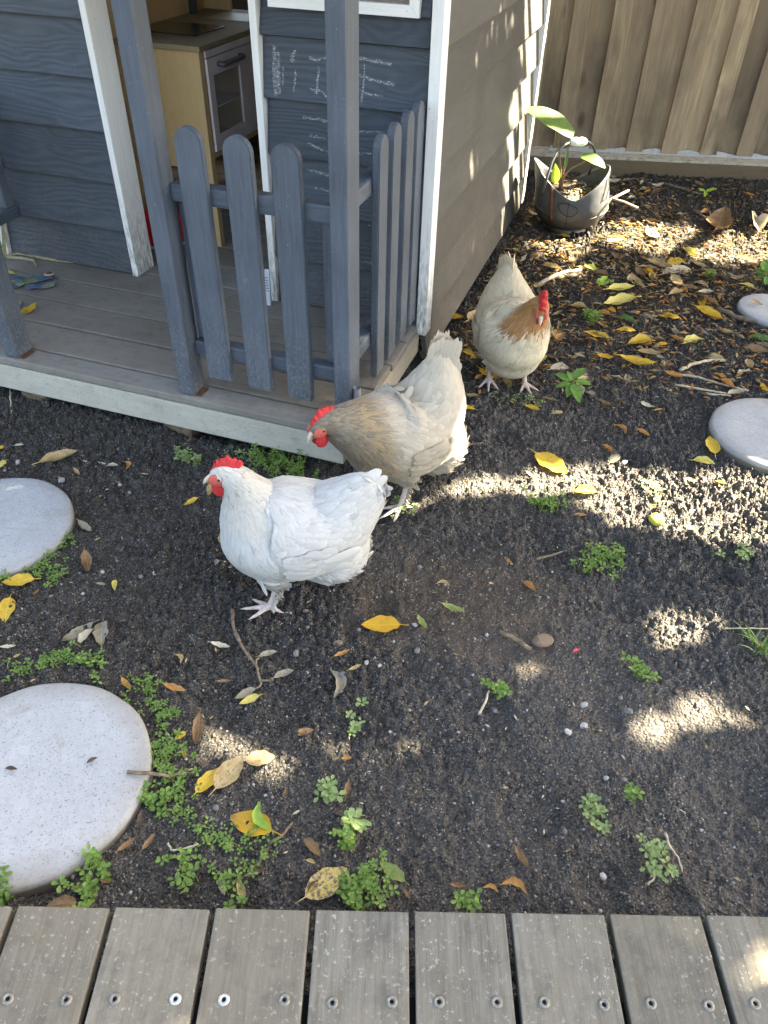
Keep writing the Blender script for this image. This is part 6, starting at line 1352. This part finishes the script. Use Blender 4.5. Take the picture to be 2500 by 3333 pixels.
# ================================================================== pebbles and bits
def peb_mesh(seed, mat):
    rr = random.Random(seed); bm = bmesh.new(); bmesh.ops.create_icosphere(bm, subdivisions=2, radius=1)
    ax = [Vector((rr.gauss(0, 1), rr.gauss(0, 1), rr.gauss(0, 1))).normalized() for _ in range(6)]
    for v in bm.verts:
        for a_ in ax:
            t_ = v.co.dot(a_) - .72
            if t_ > 0: v.co -= a_ * t_
        v.co *= rr.uniform(.93, 1.06)
    return bm_mesh('pebble', bm, mat, False)
PM = {k: [peb_mesh(i, m) for i in range(3)] for k, m in (('p', M_PEBBLE), ('d', M_PEBBLED), ('b', M_PEBBLEB))}
def pebble(c, x, y, r, k, label, sc_=(1, .8, .6)):
    q = G(*c(x, y)); z = max(gz(q[0], q[1]), 0); o = ob('pebble', random.choice(PM[k]), None, (q[0], q[1], z + r * .05), (random.uniform(-.3, .3), random.uniform(-.3, .3), random.uniform(0, 6)), (r * sc_[0] * .85, r * sc_[1] * .85, r * sc_[2] * .8))
    return tag(o, label, 'pebble', 'pebbles on the soil')
pebble(cB, 487, 905, .0115, 'p', 'larger white pebble of the pair on the open soil')
pebble(cB, 388, 945, .0105, 'p', 'white pebble left of the larger white pebble')
pebble(cB, 490, 770, .010, 'p', 'grey white pebble above the pair of white pebbles')
pebble(cB, 610, 1860, .009, 'p', 'white stone chip on the foreground soil near the deck')
pebble(cA, 1012, 285, .013, 'p', 'pale grey pebble beside the grey leaf above the sunny strip')
pebble(cA, 70, 1015, .008, 'p', 'pale pebble right of the golden yellow leaf')
pebble(cM, 572, 225, .008, 'p', 'white pebble among grey ones below the golden yellow leaf')
pebble(cM, 655, 245, .0065, 'p', 'smaller white pebble below the golden yellow leaf')
pebble(cM, 420, 295, .0125, 'd', 'smooth grey pebble below the golden yellow leaf')
pebble(cM, 125, 150, .011, 'd', 'grey pebble near the leaf topped twig')
pebble(cM, 895, 132, .010, 'd', 'grey pebble at the edge of the damp soil')
pebble(cM, 390, 88, .013, 'b', 'brown clod like pebble below the golden yellow leaf')
pebble(c6_, 638, 370, .013, 'p', 'cream pebble at the rim of the cut off stepping stone')
pebble(c6_, 1215, 45, .011, 'p', 'cream pebble on the soil under the porch')
pebble(c6_, 185, 172, .010, 'p', 'pale blue chip above the cut off stepping stone')
pebble(c6_, 855, 1525, .007, 'p', 'small white pebble right of the clover strip')
pebble(c6_, 1062, 1325, .008, 'p', 'flat white chip right of the clover strip')
pebble(c5_, 232, 950, .010, 'd', 'grey pebble in front of the white hen belly')
pebble(c5_, 875, 1302, .008, 'b', 'orange brown chip right of the white hen foot')
pebble(cB, 770, 810, .012, 'd', 'grey pebble beside the left sun spot')
st_ = G(*cA(640, 1085)); o = ob('half_buried_stone', peb_mesh(44, M_PEBBLEB), None, (st_[0], st_[1], .002), (0, .1, .3), (.028, .020, .011)); tag(o, 'half buried sandy brown stone beside a broken stick', 'stone')
st_ = G(*cA(780, 1142)); o = leaf(st_, st_ + [.016, .008, 0], LS[7], 'orange', 'tiny torn red petal on the open soil'); o.data = o.data.copy(); o.data.materials.clear(); o.data.materials.append(simple('red_petal', (.62, .05, .08), .6))
q_ = G(*cA(1150, 560)); bm = bmesh.new(); bmesh.ops.create_uvsphere(bm, u_segments=18, v_segments=12, radius=1)
for v in bm.verts: v.co *= 1 + .05 * math.sin(7 * v.co.x + 3 * v.co.z) + random.uniform(-.02, .02)
tag(ob('fallen_fruit', bm_mesh('fallen_fruit', bm, M_LEMON, True), None, (q_[0], q_[1], .014), (0, .2, .4), (.020, .018, .016)), 'wrinkled yellow green fruit lying in the sunny strip', 'fruit')
# small chips on the big stepping stone
for x, y, L, a, lb in ((470, 725, .020, .7, 'dark curled scrap on top of the big stepping stone'), (30, 755, .022, 0, 'grey wood chip at the picture edge on the big stepping stone')):
    p = G(*cL(x, y), .027); leaf(p, p + [L * math.cos(a), L * math.sin(a), 0], LS[8], 'dark', lb, z=.0285)
# loose grit, uncountable
def grit(n, seed):
    rr = np.random.default_rng(seed); V = []; F = []; ico = peb_mesh(3, M_PEBBLED); iv = np.array([v.co[:] for v in PM['d'][0].vertices]); bm = bmesh.new(); bmesh.ops.create_icosphere(bm, subdivisions=1, radius=1); iv = np.array([v.co[:] for v in bm.verts]); ifc = np.array([[v.index for v in f.verts] for f in bm.faces]); bm.free()
    xs = rr.uniform(-1.2, 1.7, n * 2); ys = .5 + 2.2 * rr.random(n * 2) ** 1.4; m = (vnoise(xs, ys, .25, 1) + rr.normal(0, .2, n * 2) > -.05)
    for c, rx, ry in _DAMP[:1]: m |= (((xs - c[0]) / .5) ** 2 + ((ys - c[1] + .12) / .25) ** 2 < 1)
    xs, ys = xs[m][:n], ys[m][:n]; zs = soil_h(xs, ys); out = []
    sc_ = rr.uniform(.0015, .0042, len(xs)) * (1 + 0.8 * (rr.random(len(xs)) > .93))
    P = iv[None] * (sc_[:, None, None] * rr.uniform(.6, 1.1, (len(xs), 1, 3))) * rr.uniform(.8, 1.15, (len(xs), len(iv), 1)) + np.stack([xs, ys, zs + sc_ * .2], 1)[:, None, :]
    Fc = (ifc[None] + (np.arange(len(xs)) * len(iv))[:, None, None]).reshape(-1, 3); me = bpy.data.meshes.new('grit'); nv = len(xs) * len(iv)
    me.vertices.add(nv); me.vertices.foreach_set('co', P.reshape(-1).astype(np.float32)); me.loops.add(Fc.size); me.loops.foreach_set('vertex_index', Fc.ravel().astype(np.int32)); me.polygons.add(len(Fc)); me.polygons.foreach_set('loop_start', (np.arange(len(Fc)) * 3).astype(np.int32))
    mi = np.repeat(rr.choice([0, 0, 0, 0, 0, 1, 1, 2], len(xs)), len(ifc)).astype(np.int32); me.polygons.foreach_set('material_index', mi)
    me.update(calc_edges=True); me.materials.append(M_PEBBLED); me.materials.append(M_PEBBLEB); me.materials.append(M_PEBBLE); return me
tag(ob('grit', grit(4200, 9)), 'loose grit and small stones in the dark soil', 'grit', None, 'stuff')
